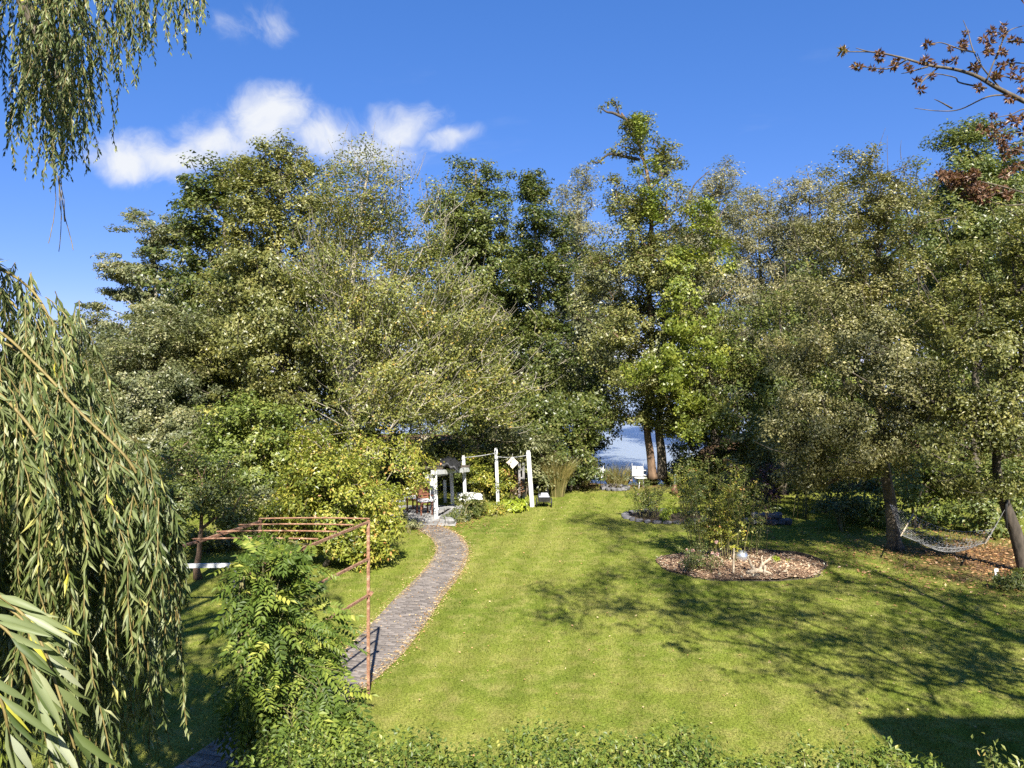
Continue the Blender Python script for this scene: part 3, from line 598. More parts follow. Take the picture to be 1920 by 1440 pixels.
# left middle trees
tree('hazel_tree', 'grey-green tree low on the left just beyond the willow curtain', gb(250, 29),
     [(240, 690, 90, 70, 29), (320, 640, 70, 70, 30), (300, 760, 90, 70, 28), (230, 800, 80, 70, 28), (330, 850, 80, 60, 27)],
     'greygreen', .16, BARK, seed=51, gap=.12, L=.12, W=.08, lpc=85, cr=.42, group=TL)
tree('young_maple', 'bright green small tree low in front of the olive tree', gb(470, 25),
     [(470, 790, 75, 45, 25), (440, 840, 80, 40, 25), (510, 850, 60, 40, 25), (470, 880, 90, 40, 24.5)],
     'bright', .1, BARK, seed=52, gap=.1, L=.12, W=.09, lpc=70, cr=.36, group='small garden trees')
fb_ = G(371, 1086)
tree('fruit_tree', 'small fruit tree with straight pale trunk behind the rusty pergola', fb_,
     [(370, 930, 50, 45, 18.4), (410, 900, 60, 50, 18.8), (330, 900, 60, 60, 18.6), (440, 960, 50, 40, 18.8)],
     'mid', .11, ORANGEBARK, seed=53, gap=.05, L=.085, W=.05, lpc=60, cr=.3, group='small garden trees', top=P(378, 900, 18.5), wob=.1)
mb_ = G(610, 1062)
tree('magnolia', 'rounded yellow-tinged magnolia bush beside the path behind the rusty frame', mb_,
     [(610, 900, 85, 55, 20), (570, 960, 75, 55, 19.6), (660, 960, 80, 60, 19.8), (610, 1010, 60, 35, 19.4), (700, 1010, 45, 40, 19.4)],
     'magnolia', .09, BARK, seed=54, gap=.0, L=.13, W=.065, lpc=55, cr=.32, dens=.9, group='small garden trees', cat='shrub', up=.3, droop=.5)
tree('crab_apple_tree', 'spreading small tree with crooked pale limbs reaching over the terrace', gb(690, 24.3),
     [(640, 850, 70, 40, 24), (720, 870, 75, 45, 23.8), (745, 905, 45, 35, 23.5), (700, 930, 50, 35, 23.6), (775, 875, 42, 36, 24.4), (590, 840, 50, 40, 24.5)],
     'magnolia', .11, PALEBARK, seed=55, gap=.18, L=.11, W=.06, lpc=40, cr=.34, group='small garden trees', up=.4, droop=.5)

for k, (px, py0, d, leaf, lab, bl) in enumerate([
    (300, 0, 21, 'mid', 'leafy bush left of the fruit tree, next to the willow curtain', [(300, 950, 60, 60, 21), (270, 900, 60, 50, 21.5), (320, 1010, 45, 40, 20.5)]),
    (430, 0, 22, 'greygreen', 'dusty green bush right behind the fruit tree', [(440, 970, 55, 45, 22), (490, 940, 45, 45, 22), (410, 1010, 40, 25, 21.5)]),
    (520, 0, 23, 'mid', 'bush filling the gap between fruit tree and magnolia', [(530, 930, 45, 50, 23), (500, 990, 40, 30, 22.5)])]):
    shrub('bush', lab, gb(px, d), bl, leaf, 150 + k, cr=.34, lpc=60, L=.11, W=.07, dens=.8, gap=.05, group='bushes around the fruit tree', nst=9, stem_r=.025, stem=BARK)

# understorey shrubs in front of the tree line, each its own bush
US = 'understorey bushes below the tree line'
for k, (px, d, leaf, lab, bl) in enumerate([
    (380, 31, 'mid', 'leafy bush low at the left below the dark poplar', [(370, 860, 90, 55, 31), (420, 830, 70, 50, 31)]),
    (520, 30, 'dark', 'dark bush between the magnolia and the bright small tree', [(540, 860, 80, 55, 30), (490, 900, 70, 40, 29)]),
    (640, 31, 'dark', 'shaded bush behind the crooked crab apple', [(620, 800, 80, 50, 31), (680, 850, 80, 50, 31)]),
    (760, 31, 'dark', 'shaded bush behind the pergola roof', [(760, 820, 80, 50, 31), (790, 870, 80, 40, 31)]),
    (880, 31, 'mid', 'green bush right behind the middle white post', [(890, 820, 80, 45, 31), (900, 880, 70, 35, 31)]),
    (985, 30.5, 'greygreen', 'pale green bush behind the tallest white post', [(960, 835, 70, 40, 30.5), (1000, 860, 60, 40, 30.5)]),
    (1075, 32, 'dark', 'shaded bush at the left of the lake gap', [(1060, 850, 60, 45, 32), (1095, 830, 45, 50, 32), (1080, 880, 50, 22, 32)]),
    (1330, 32.2, 'dark', 'shaded bush right of the twin trunks', [(1320, 850, 55, 45, 32.2), (1370, 840, 60, 55, 32), (1295, 870, 25, 25, 32)]),
    (1275, 34.2, 'dark', 'dark waterside bush directly right of the twin trunks', [(1278, 850, 24, 50, 34.3), (1268, 880, 20, 22, 34.0)]),
    (1440, 29, 'greygreen', 'dusty green bush behind the purple shrub', [(1430, 850, 65, 45, 29), (1480, 870, 50, 40, 29)]),
    (1560, 27, 'dark', 'shaded bush left of the hammock trunk', [(1560, 880, 75, 55, 27), (1610, 920, 50, 40, 26)]),
    (1720, 24.5, 'bright', 'fresh green bush right behind the hammock trunk', [(1720, 900, 75, 55, 24.5), (1780, 930, 70, 45, 24.5), (1740, 960, 70, 25, 24)]),
    (1850, 24, 'mid', 'green bush behind the right end of the hammock', [(1850, 900, 75, 60, 24), (1910, 930, 60, 50, 23.5), (1860, 970, 60, 25, 23)]),
    (1640, 25.5, 'bright', 'low sunlit bush at the foot of the hammock trunk', [(1635, 950, 35, 25, 24.5), (1600, 960, 40, 20, 25)]),
    (300, 33, 'dark', 'dark bush beyond the left fruit tree', [(290, 880, 90, 45, 33), (200, 880, 80, 50, 33)]),
    (450, 33, 'dark', 'low dark bush at the water behind the bright small tree', [(450, 880, 90, 40, 33), (560, 890, 70, 30, 33)]),
    (700, 33, 'dark', 'low bush at the water behind the crab apple', [(690, 890, 90, 32, 33), (780, 895, 60, 26, 33)]),
    (850, 33, 'dark', 'low bush at the water behind the pergola', [(850, 870, 70, 40, 33), (930, 890, 70, 28, 33)]),
    (1010, 33.5, 'dark', 'low bush at the water behind the tall feathery grass', [(1010, 880, 60, 34, 33.5), (1060, 890, 40, 24, 33.5)]),
    (1330, 33.5, 'mid', 'leafy bush at the water right of the twin trunks', [(1330, 850, 50, 55, 33.5), (1380, 880, 60, 34, 33.5)]),
    (1490, 32, 'dark', 'dark bush at the water behind the sunlit perennial', [(1470, 850, 70, 50, 32), (1540, 870, 70, 45, 32)]),
    (1650, 31, 'dark', 'dark bush at the water behind the hammock trunk', [(1630, 860, 80, 55, 31), (1710, 850, 80, 60, 31)]),
    (1900, 30, 'dark', 'dark bush at the water behind the right end of the hammock', [(1850, 870, 90, 50, 30), (1930, 860, 70, 60, 30)]),
    (1790, 30, 'mid', 'bush in the shade far behind the hammock', [(1760, 820, 90, 60, 30), (1860, 810, 90, 70, 30)]),
    ]):
    shrub('bush', lab, gb(px, d), bl, leaf, 100 + k, cr=.42, lpc=75, L=.13, W=.085, dens=.85, gap=.05, group=US, nst=9, stem_r=.03, stem=BARK)

# far shore: one continuous wood
fw = MB(); r = np.random.default_rng(5); pts = []
for x in np.arange(-250, 255, 12):
    y = 325 + r.uniform(-4, 14); h = r.uniform(9, 15)
    for _ in range(22): q = unit(r.normal(0, 1, 3)); pts.append(np.array([x, y, h * .48]) + q * np.array([8, 4, h * .5]))
pts = np.array(pts); clump_leaves(fw, pts, 2.4, 14, 2.0, 1.4, np.array([0, 400, 0]), seed=6)
tag(fw.build('far_wood', LM['greygreen']), 'wood along the far shore of the lake', 'woodland', kind='stuff')
# ---------------------------------------------------------------- weeping willow on the left (trunk just outside the view)
def strand(mb_l, mb_t, start, d0, length, r, L=.10, W=.016, step=.045, per=2, grav=.5, sway=.05, tr=.0035, unseen=False):
    n = max(4, int(length / step)); p = np.array(start, float); d = unit(np.array(d0, float)); pts = [p.copy()]; ds = [d]
    tgt = np.array([0, 0, -1.]) + np.array([*r.normal(0, .07, 2), 0])
    for i in range(n):
        d = unit(d + (tgt - d) * min(.9, grav * (i + 1) / n * 2.2) * .35 + r.normal(0, sway, 3) * np.array([1, 1, .4])); p = p + d * step; pts.append(p.copy()); ds.append(d)
    pts = np.array(pts); ds = np.array(ds)
    if unseen and any(inframe(q, 45) for q in pts): return
    mb_t.append((pts[::2] if len(pts) > 8 else pts, tr))
    k = len(pts) * per; i = np.repeat(np.arange(len(pts)), per); t = i / len(pts)
    c = pts[i] + ds[i] * r.uniform(0, step, k)[:, None]; side = unit(np.cross(ds[i], r.normal(0, 1, (k, 3))))
    ax = unit(ds[i] * r.uniform(.4, 1.1, k)[:, None] + side * r.uniform(.25, .75, k)[:, None] + np.array([0, 0, -.45]))
    nr = unit(np.cross(ax, r.normal(0, 1, (k, 3))) + np.array([0, -.1, .15]))
    l = L * r.uniform(.65, 1.25, k) * (1 - .35 * t ** 3); mb_l.append((c, ax, nr, l, W * r.uniform(.8, 1.25, k), np.clip(r.normal(.5, .24, k), 0, .97) + (r.random(k) < .035) * .2))
def flush(lst_l, lst_t, parent, name, twig_name, kind='lance4'):
    m = MB(); cat_ = [np.concatenate([x[i] for x in lst_l]) for i in range(6)]
    m.leaves(cat_[0], cat_[1], cat_[2], cat_[3], cat_[4], np.clip(cat_[5], 0, 1), kind); o = m.build(name, LM['willow'], parent)
    if not lst_t: return o
    t = MB(); a = np.concatenate([p[:-1] for p, q in lst_t]); b = np.concatenate([p[1:] for p, q in lst_t]); rr = np.concatenate([np.full(len(p) - 1, q) for p, q in lst_t])
    t.frusta(a, b, rr, rr * .92, 4); t.build(twig_name, WITHY, parent); return o
wb = np.array([-7.4, 6.6, 0.])
wil = empty('weeping_willow', wb, 'big weeping willow hanging its narrow leaves over the left side of the view', 'tree')
tr_pts = spline([wb, wb + [.1, 0, 1.6], wb + [.25, -.1, 3.4], wb + [.5, -.2, 5.2]], 5); MB().tube(tr_pts, np.linspace(.52, .33, len(tr_pts)), 12).build('trunk', BARK, wil)
limb = MB(); crotch = tr_pts[-1]
r = np.random.default_rng(3); LL, TT = [], []
# lower curtain: arching branches, each letting strands hang
arches = []
def arch(px, limbr=.05):
    w = spline([P(q[0] - max(0, min(38, (q[0] - 60) * .3)), q[1], q[2]) for q in px], 8); arches.append(w); limb.tube(np.concatenate([spline([crotch, (crotch + w[0]) / 2 + [0, 0, .5], w[0]], 4)[:-1], w[:3]]), np.linspace(.13, limbr, 11), 6)
    TT.append((w[:-6], .009)); return w
def bottom(px):   # lowest row reached by the curtain, by column
    return np.interp(px, [-200, 180, 230, 290, 325, 340], [1500, 1480, 1370, 1270, 1120, 1050])
A1 = [arch([(-160, 500, 4.9), (-20, 500, 4.8), (60, 545, 4.7), (120, 620, 4.6), (165, 720, 4.5)]),
      arch([(-160, 560, 4.5), (-20, 610, 4.3), (80, 690, 4.2), (190, 775, 4.15), (280, 865, 4.15), (318, 950, 4.2)]),
      arch([(-160, 620, 5.2), (0, 640, 5.1), (120, 720, 5.1), (230, 830, 5.0), (305, 930, 5.0)]),
      arch([(-160, 480, 6.0), (-40, 520, 5.9), (50, 600, 5.7), (130, 720, 5.6), (190, 830, 5.6)]),
      arch([(-160, 640, 3.9), (-60, 690, 3.9), (40, 780, 3.8), (120, 880, 3.8), (170, 980, 3.9)]),
      arch([(-160, 700, 5.8), (0, 760, 5.8), (130, 850, 5.8), (240, 930, 5.7), (310, 1010, 5.6)]),
      arch([(-160, 760, 4.6), (-20, 800, 4.6), (110, 880, 4.6), (220, 960, 4.7), (300, 1040, 4.8)]),
      arch([(-160, 900, 4.2), (-20, 940, 4.2), (90, 1020, 4.2), (180, 1110, 4.3), (240, 1180, 4.4)]), arch([(-160, 1040, 5.0), (0, 1090, 5.0), (110, 1160, 5.0), (190, 1240, 5.1)]),
      arch([(-160, 520, 6.9), (-10, 600, 6.8), (110, 740, 6.6), (210, 900, 6.5), (270, 1020, 6.4)])]
for w in A1:
    for k in range(40):
        i = r.integers(2, len(w) - 1); p = w[i] + r.normal(0, .08, 3) * np.array([1, 2, .5]); d = p[1]; px = CX + p[0] / d * FPX; py = HY + (CH - p[2]) / d * FPX
        Lm = (bottom(px) * r.uniform(.86, 1.02) - py) / FPX * d
        if Lm < .25: continue
        Lm = min(Lm, r.choice([r.uniform(.5, 1.3), r.uniform(1.2, 2.8)]))
        t = unit(w[min(i + 1, len(w) - 1)] - w[i - 1]); strand(LL, TT, p, t * .25 + np.array([-.02, r.normal(0, .25), -.4]), Lm, r, L=.105, W=.0165, step=.045, per=3, sway=.09)
    for k in range(10):  # leafy tips along the top of each arch
        i = r.integers(1, len(w)); strand(LL, TT, w[i] + r.normal(0, .04, 3), unit(w[i] - w[max(i - 2, 0)] + 1e-4) + np.array([0, r.normal(0, .3), .25]), r.uniform(.25, .6), r, L=.10, W=.016, step=.035, per=2)
# deep interior strands behind the curtain
for k in range(190):
    px = r.uniform(-150, 270); d = r.uniform(5.6, 8.0); py0 = np.interp(px, [-150, 60, 170, 270], [520, 620, 780, 960]) + r.uniform(20, 260); p = P(px, py0, d)
    strand(LL, TT, p, [.2, r.normal(0, .3), -.6], min((bottom(px) - py0) / FPX * d, r.uniform(1.2, 3.0)), r, L=.11, W=.018, step=.05, per=2)
# the long single tassel at the right edge of the curtain
for k in range(7):
    px = 305 + k * 4.5; py0 = 940 + 22 * k * .3; d = 4.25 + .02 * k; end = [1130, 1060, 1180, 1250, 1385, 1150, 1090][k]
    strand(LL, TT, P(px, py0, d), [.12, 0, -1], (end - py0) / FPX * d, r, L=.085, W=.014, step=.03, per=2 if k != 4 else 3, sway=.02)
tag(flush(LL, TT, wil, 'lower_curtain', 'lower_withies'), 'dense curtain of hanging leaves at the left edge')
# upper strands hanging into the sky at the top left
LL, TT = [], []
ub = lambda px: np.interp(px, [-20, 5, 20, 40, 70, 100, 140, 165, 185, 215, 240, 265, 300, 330, 360, 385], [400, 330, 110, 270, 350, 370, 340, 290, 170, 190, 130, 95, 115, 85, 55, 25])
for (a, b, c_) in [((-90, -150, 9.6), (90, -190, 9.4), (250, -150, 9.2)), ((-40, -60, 9.0), (140, -130, 8.9), (330, -110, 8.8)), ((-90, -230, 10.2), (150, -260, 10), (380, -150, 9.6)), ((20, -60, 9.2), (70, 60, 9.1), (110, 150, 9.1))]:
    w = spline([P(*a), P(*b), P(*c_)], 8); limb.tube(np.concatenate([spline([crotch, (crotch + w[0]) / 2 + [.2, .2, .6], w[0]], 4)[:-1], w]), np.linspace(.15, .02, 8 + len(w)), 6)
for k in range(185):
    px = r.choice([r.uniform(15, 380), r.normal(98, 36)]); d = r.uniform(8.6, 10); b = ub(px) * r.uniform(.55, 1.0) ; py0 = min(-r.uniform(20, 160), b - 120) if r.random() < .6 else b - r.uniform(90, 260)
    strand(LL, TT, P(px, py0, d), [r.normal(.1, .2), r.normal(0, .2), -.8], max(.3, (b - py0) / FPX * d), r, L=.10, W=.024, step=.05, per=2, sway=.12, tr=.004)
for k in range(6): strand(LL[:0], TT, P(112 + r.normal(0, 5), 330, 9.1), [.02, 0, -1], r.uniform(.5, 1.0), r, sway=.06, tr=.005)
for k in range(130):  # unseen strands overhead, added to shade the visible upper ones
    p = np.array([r.uniform(-6.5, -2.6), r.uniform(2.5, 7.5), r.uniform(9.6, 12.2)]); Lm = r.uniform(.7, 1.6); q = p - [0, 0, Lm]
    if any(inframe(p + (q - p) * t + o_, 60) for t in (0, .5, 1.0) for o_ in ([0, 0, 0], [.4, 0, 0], [.2, .4, 0])): continue
    strand(LL, TT, p, [r.normal(.2, .3), r.normal(.2, .3), -.4], Lm, r, L=.15, W=.04, step=.07, per=2, unseen=True)
    if k % 9 == 0: limb.tube(spline([crotch, (crotch + p) / 2 + [0, 0, .8], p], 4), np.linspace(.12, .015, 9), 6)
# crown above and behind the view: keeps the left lawn in shade
for k in range(430):
    th = r.uniform(0, 2 * math.pi); rad = 4.6 * math.sqrt(r.random()); p = np.array([wb[0] + .4 + rad * math.cos(th), wb[1] + .3 + rad * math.sin(th), 9.9 - .11 * rad ** 2 + r.normal(0, .5)])
    Lm = r.uniform(1.2, 3.4); q = p - [0, 0, Lm]
    if p[0] > -3.9 or any(inframe(p + (q - p) * t + o_, 60) for t in (0, .35, .7, 1.0) for o_ in ([0, 0, 0], [.5, 0, 0], [.3, .5, 0])): continue
    strand(LL, TT, p, [math.cos(th), math.sin(th), -.3], Lm, r, L=.15, W=.05, step=.085, per=2, unseen=True)
    if k % 10 == 0: limb.tube(spline([crotch, (crotch + p) / 2 + [0, 0, .8], p], 4), np.linspace(.14, .02, 9), 6)
for k in range(110):  # further out-of-view strands, put in to darken the left lawn
    p = np.array([r.uniform(-5.4, -2.75), r.uniform(1.2, 5.6), r.uniform(6.6, 9.2)]); Lm = r.uniform(.7, 1.7); q = p - [0, 0, Lm]
    if any(inframe(p + (q - p) * t + o_, 60) for t in (0, .5, 1.0) for o_ in ([0, 0, 0], [.4, 0, 0], [.2, .4, 0])): continue
    strand(LL, TT, p, [r.normal(.3, .3), r.normal(0, .3), -.4], Lm, r, L=.14, W=.035, step=.07, per=2, unseen=True)
    if k % 9 == 0: limb.tube(spline([crotch, (crotch + p) / 2 + [0, 0, .5], p], 4), np.linspace(.08, .015, 9), 6)
tag(flush(LL, TT, wil, 'upper_strands', 'upper_withies', 'leaf'), 'loose strands hanging into the blue sky, with unseen shading strands above')
limb.build('limbs', BARK, wil)
# close spray of large leaves in the lower left corner
LL, TT = [], []
for pts in [[(-60, 1080, 1.35), (30, 1140, 1.35), (75, 1200, 1.34), (110, 1300, 1.33), (150, 1440, 1.32), (165, 1500, 1.32)],
            [(-60, 1130, 1.28), (20, 1190, 1.28), (55, 1260, 1.28), (85, 1370, 1.27), (110, 1500, 1.27)], [(-60, 1240, 1.2), (0, 1310, 1.2), (20, 1400, 1.2), (40, 1500, 1.2)], [(-60, 1100, 1.45), (40, 1160, 1.45), (60, 1230, 1.45), (70, 1300, 1.45)]]:
    w = spline([P(*q) for q in pts], 7); MB().tube(w, np.linspace(.0028, .0016, len(w)), 6).build('twig', WITHY, wil); d = np.gradient(w, axis=0); d = unit(d)
    for i in range(2, len(w), 2):
        k = 2 if r.random() < .3 else 1
        s = np.where(i % 2, 1, -1); side = unit(np.cross(d[i], [0, -1, .2])) * s
        for q in range(k):
            ax = unit(d[i] * r.uniform(.7, 1.3) + side * r.uniform(.1, .75) + np.array([r.normal(0, .15), r.normal(0, .3), -.35]))[None]; nr = unit(np.array([[r.normal(0, .5), -1, r.uniform(0, .9)]]))
            LL.append((w[i][None], ax, nr, np.array([r.uniform(.075, .125)]), np.array([r.uniform(.010, .0145)]), np.array([np.clip(r.normal(.6, .2), 0, 1)])))
tag(flush(LL, TT, wil, 'near_spray', 'near_withies', 'lance'), 'close spray of large leaves on yellow twigs in the lower left corner')

# ---------------------------------------------------------------- seed-bearing tree on the right (trunk outside the view)
sb = np.array([10.2, 4.6, 0.])
sd = empty('hornbeam', sb, 'tree at the upper right corner with brown seed clusters on bare branches', 'tree')
sd_trunk = spline([sb, sb + [-.1, 0, 2.5], sb + [.1, .1, 5.5], sb + [.4, .3, 9], sb + [.5, .6, 13]], 5); MB().tube(sd_trunk, np.linspace(.3, .05, len(sd_trunk)), 12).build('trunk', BARK, sd)
SD = 6.5
def shades_branch(p):
    t = (SD - p[1]) / 1.126
    return t > 0 and 5.7 < p[2] - t < 8.1 and 2.3 < p[0] - .118 * t < 5.0
rj = lambda p: inframe(p, 90) or p[1] < 1.2 or shades_branch(p)
scl = sample_blobs([(np.array([8.6, 6.4, 10.5]), np.array([5.6, 4.0, 4.0])), (np.array([5.2, 6.3, 9.6]), np.array([3.2, 1.9, 1.2])), (np.array([6.4, 5.3, 6.9]), np.array([2.2, 1.6, 1.5])), (np.array([4.2, 5.6, 8.9]), np.array([2.3, 1.2, .8])), (np.array([8.6, 8.6, 13.6]), np.array([4.2, 3.2, 2.6])), (np.array([9.8, 8.0, 6.2]), np.array([2.6, 2.6, 2.4])), (np.array([5.2, 9.6, 13.8]), np.array([2.2, 2.0, 1.4]))], 2.6, 61, .12, cr=.45)
scl = np.array([p for p in scl if not rj(p)])
_, _, (p0, p1, r0, r1), _ = skeleton(sb, sd_trunk[-1], .12, scl, 61, trunk_pts=[sb, sb + [-.1, 0, 2.5], sb + [.1, .1, 5.5], sb + [.4, .3, 9], sb + [.5, .6, 13]])
m = MB(); m.frusta(p0, p1, r0, r1, 5)
def pxl(pts, d=SD): return spline([P(x, y, d + .12 * math.sin(x * .05)) for x, y in pts], 5)
main = pxl([(2080, 290), (1985, 222), (1920, 190), (1870, 165), (1830, 142), (1790, 130), (1740, 122), (1690, 108), (1640, 98), (1585, 97)])
j = np.argmin(np.linalg.norm(sd_trunk - main[0], axis=1)); m.tube(np.concatenate([spline([sd_trunk[j], (sd_trunk[j] + main[0]) / 2 + [0, 0, .2], main[0]], 4)[:-1], main]), np.concatenate([np.linspace(.045, .026, 8), np.linspace(.025, .004, len(main))]), 7)
for pts in [[(1880, 170), (1845, 130), (1825, 95), (1815, 60), (1806, 38)], [(1850, 150), (1868, 105), (1890, 60), (1920, 48)], [(1868, 110), (1880, 70), (1862, 58)], [(1828, 98), (1800, 92), (1765, 80), (1745, 84)],
            [(1885, 178), (1850, 182), (1800, 205), (1760, 208), (1715, 203)], [(1785, 203), (1765, 192), (1752, 186)], [(1850, 165), (1800, 155), (1790, 145), (1750, 138), (1720, 145)], [(1700, 112), (1670, 128), (1640, 128), (1610, 124)], [(1650, 100), (1625, 96), (1605, 90)], [(1740, 125), (1705, 135), (1690, 138)], [(1760, 126), (1730, 152), (1725, 168)],
            [(1990, 240), (1930, 205), (1895, 215), (1870, 220)], [(2000, 260), (1930, 250), (1890, 248), (1862, 240)], [(1930, 262), (1900, 270), (1875, 262)], [(2000, 290), (1930, 285), (1880, 275)], [(2060, 330), (1950, 320), (1900, 310)], [(1830, 142), (1838, 120), (1832, 100)], [(1920, 150), (1890, 145), (1870, 138)], [(1940, 120), (1900, 118), (1880, 122)], [(1940, 85), (1910, 78), (1890, 76)],
            [(2040, 400), (1930, 365), (1860, 345), (1800, 335), (1768, 330)], [(1900, 358), (1850, 365), (1800, 362)], [(1960, 378), (1890, 385), (1840, 372)]]:
    w = pxl(pts); m.tube(w, np.linspace(.008, .0025, len(w)), 5)
m.build('branches', BARK, sd)
# each seed cluster: a rosette of pointed brown bracts
cmes = []
for k in range(6):
    r = np.random.default_rng(900 + k); n = 38; a = unit(r.normal(0, 1, (n, 3)) + [0, 0, -.25]); q = MB(); q.leaves(a * .008, a, unit(r.normal(0, 1, (n, 3))), r.uniform(.022, .046, n), r.uniform(.010, .018, n), np.clip(r.normal(.5 if k < 5 else .9, .22, n), 0, 1)); me = q.mesh('seed_cluster'); me.materials.append(LM['seed']); cmes.append(me)
zc = [(535, 290), (545, 280), (610, 370), (632, 380), (705, 385), (760, 395), (745, 300), (752, 325), (830, 370), (840, 345), (905, 370), (922, 395), (985, 350), (1010, 340), (1020, 250), (1045, 430), (957, 460), (980, 505), (1050, 365), (1115, 355), (1170, 340), (1150, 275), (1215, 245), (1225, 265), (1230, 185), (1295, 385), (1280, 375), (1310, 495), (1405, 430), (1395, 420), (1355, 280), (1365, 295), (1330, 220), (1375, 170), (1390, 195), (1440, 150), (1440, 190), (1430, 290), (1455, 295), (1370, 240), (1490, 225), (1530, 235), (1480, 350), (1500, 380), (1455, 360), (1490, 420), (1430, 370), (1550, 395), (1535, 450), (1550, 500), (1475, 555), (1500, 560), (1390, 650), (1440, 700), (1490, 670), (1510, 690), (1540, 660), (1390, 705), (1415, 740), (1480, 770), (1435, 775), (1430, 820), (1450, 840), (1510, 850), (1535, 850), (1550, 740), (1505, 935), (1385, 775), (1310, 720), (1345, 745), (1460, 880)]
r = np.random.default_rng(8)
low = [(r.uniform(1080, 1300), r.uniform(960, 1060)) for _ in range(26)] + [(r.uniform(1200, 1480), r.uniform(1040, 1130)) for _ in range(22)] + [(1450, 985), (1490, 960), (1540, 930)]
for i, (zx, zy) in enumerate(zc + low):
    x, y = 1400 + zx / 3, zy / 3; o = link('seed_cluster', cmes[5 if i < 2 else int(r.integers(0, 5))], None, sd); o.location = P(x, y, SD + .12 * math.sin(x * .05) + r.normal(0, .05)) - sb; o.rotation_euler = r.uniform(0, 6, 3); s = r.uniform(.85, 1.35); o.scale = (s, s, s)
m = MB(); clump_leaves(m, scl, .5, 44, .12, .08, np.array([8.5, 6, 8.]), seed=62, kind='tri'); m.build('crown', LM['seed'], sd)

# ---------------------------------------------------------------- rusty pergola with wisteria
pg = np.array([-2.22, 11.9, 0.]); ax = np.array([-.287, -.958, 0.]); sx = np.array([-.958, .287, 0.]); H = 2.69
prg = empty('rusty_pergola', pg, 'rusty steel pergola frame standing over the paver path', 'pergola')
LP = 3.0; WP = 1.75
R_ = [pg, pg + ax * LP]; Lq = [pg + sx * WP + np.array([0, -.5, 0]), pg + sx * WP + ax * LP + np.array([0, -.5, 0])]
up = np.array([0, 0, 1.])
for q in R_ + Lq[:1]: MB().bar(q, q + up * H, .046).build('post', RUST, prg)
for z in (H - .03, 2.09, 1.53): MB().bar(R_[0] + up * z - ax * .02, R_[1] + up * z, .034, .034).build('rail', RUST, prg)
Lq[1] = Lq[0] + (Lq[1] - Lq[0]) * .62
for z in (H - .03,): MB().bar(Lq[0] + up * z - ax * .02, Lq[1] + up * z, .034).build('rail', RUST, prg)
for k in range(4):
    f = k / 3 * .5; a = R_[0] + (R_[1] - R_[0]) * f + up * (H + .022); b = Lq[0] + (Lq[1] - Lq[0]) * (f / .62) + up * (H + .022)
    w = [a + (b - a) * t + up * (.012 * math.sin(t * math.pi)) for t in np.linspace(-.01, 1.01, 9)]; MB().tube(w, .013, 5).build('crossbar', RUST, prg)
MB().bar(pg + up * 1.535 + [.03, -.02, 0], pg + up * 1.535 + [.06, -.02, .05], .05).build('clamp', RUST, prg)

wis = empty('wisteria', R_[1], 'lush green wisteria climbing over the near end of the rusty pergola', 'climbing plant')
r = np.random.default_rng(21)
vine = MB()
for k in range(6):
    b0 = R_[1] + np.array([r.normal(0, .06), r.normal(0, .06), 0]); z = np.linspace(0, 2.6, 12)
    w = b0 + np.stack([.07 * np.sin(z * 3 + k) + r.normal(0, .02, 12), .07 * np.cos(z * 3 + k), z], 1); vine.tube(w, np.linspace(.028, .012, 12), 6)
vb = blobs_px([(500, 1045, 50, 28, 9.2, .3), (470, 1100, 50, 50, 8.8, .3), (480, 1190, 45, 60, 8.7, .3), (470, 1290, 45, 60, 8.6, .3), (480, 1050, 60, 35, 10.0, .45), (440, 1060, 45, 35, 10.2, .4), (540, 1075, 45, 40, 9.9, .4), (520, 1110, 55, 50, 9.5, .4), (580, 1250, 40, 55, 9.2, .35), (440, 1270, 35, 60, 9.4, .35), (470, 1075, 65, 50, 9.6, .5), (440, 1095, 40, 40, 9.8, .4), (500, 1140, 65, 60, 9.4, .45), (540, 1200, 55, 55, 9.4, .4), (470, 1230, 60, 70, 9.2, .4), (520, 1300, 75, 55, 9.0, .45), (590, 1190, 40, 55, 9.8, .3), (600, 1310, 60, 50, 8.8, .45), (550, 1380, 80, 45, 8.5, .45), (480, 1320, 45, 50, 8.9, .35), (630, 1350, 50, 45, 8.5, .4), (560, 1440, 80, 40, 8.0, .4), (640, 1410, 50, 40, 8.2, .35), (440, 1160, 50, 45, 9.7, .4)])
vb = [(np.array([c[0] + (.10 if c[2] > 1.2 else 0) + max(0, -3.15 - c[0]) * .55 - max(0, c[0] + 2.45) * .4 * (c[2] > 1.3), c[1], c[2]]), R * [.82 if c[2] > 1.2 else 1, 1, 1]) for c, R in vb]
vc = []
for c, R in vb:
    n = int(34 * R[0] * R[2] / .09) + 14; x = unit(r.normal(0, 1, (n, 3))) * (r.random(n) ** .45)[:, None]; vc.append(c + x * R)
vc = np.concatenate(vc)
for k in r.permutation(len(vc))[:170]:
    b = vc[k]; a = R_[1] + (R_[0] - R_[1]) * r.uniform(0, .45) + up * min(H, max(.4, b[2] - r.uniform(-.2, .5))); w = spline([a, (a + b) / 2 + [0, 0, .12], b], 4); vine.tube(w, np.linspace(.008, .003, len(w)), 4)
vine.build('vine_stems', STEM, wis)
m = MB(); n = len(vc); ctr = np.mean([b[0] for b in vb], 0)
rd = unit(unit(vc - ctr) * .7 + r.normal(0, .6, (n, 3)) + np.array([.1, -.35, -.3])); L0 = r.uniform(.20, .38, n); nrm = unit(np.array([0, -.35, .8]) + r.normal(0, .35, (n, 3))); sid = unit(np.cross(nrm, rd)); nrm = np.cross(rd, sid); tone = np.clip(r.normal(.5, .22, n), 0, 1)
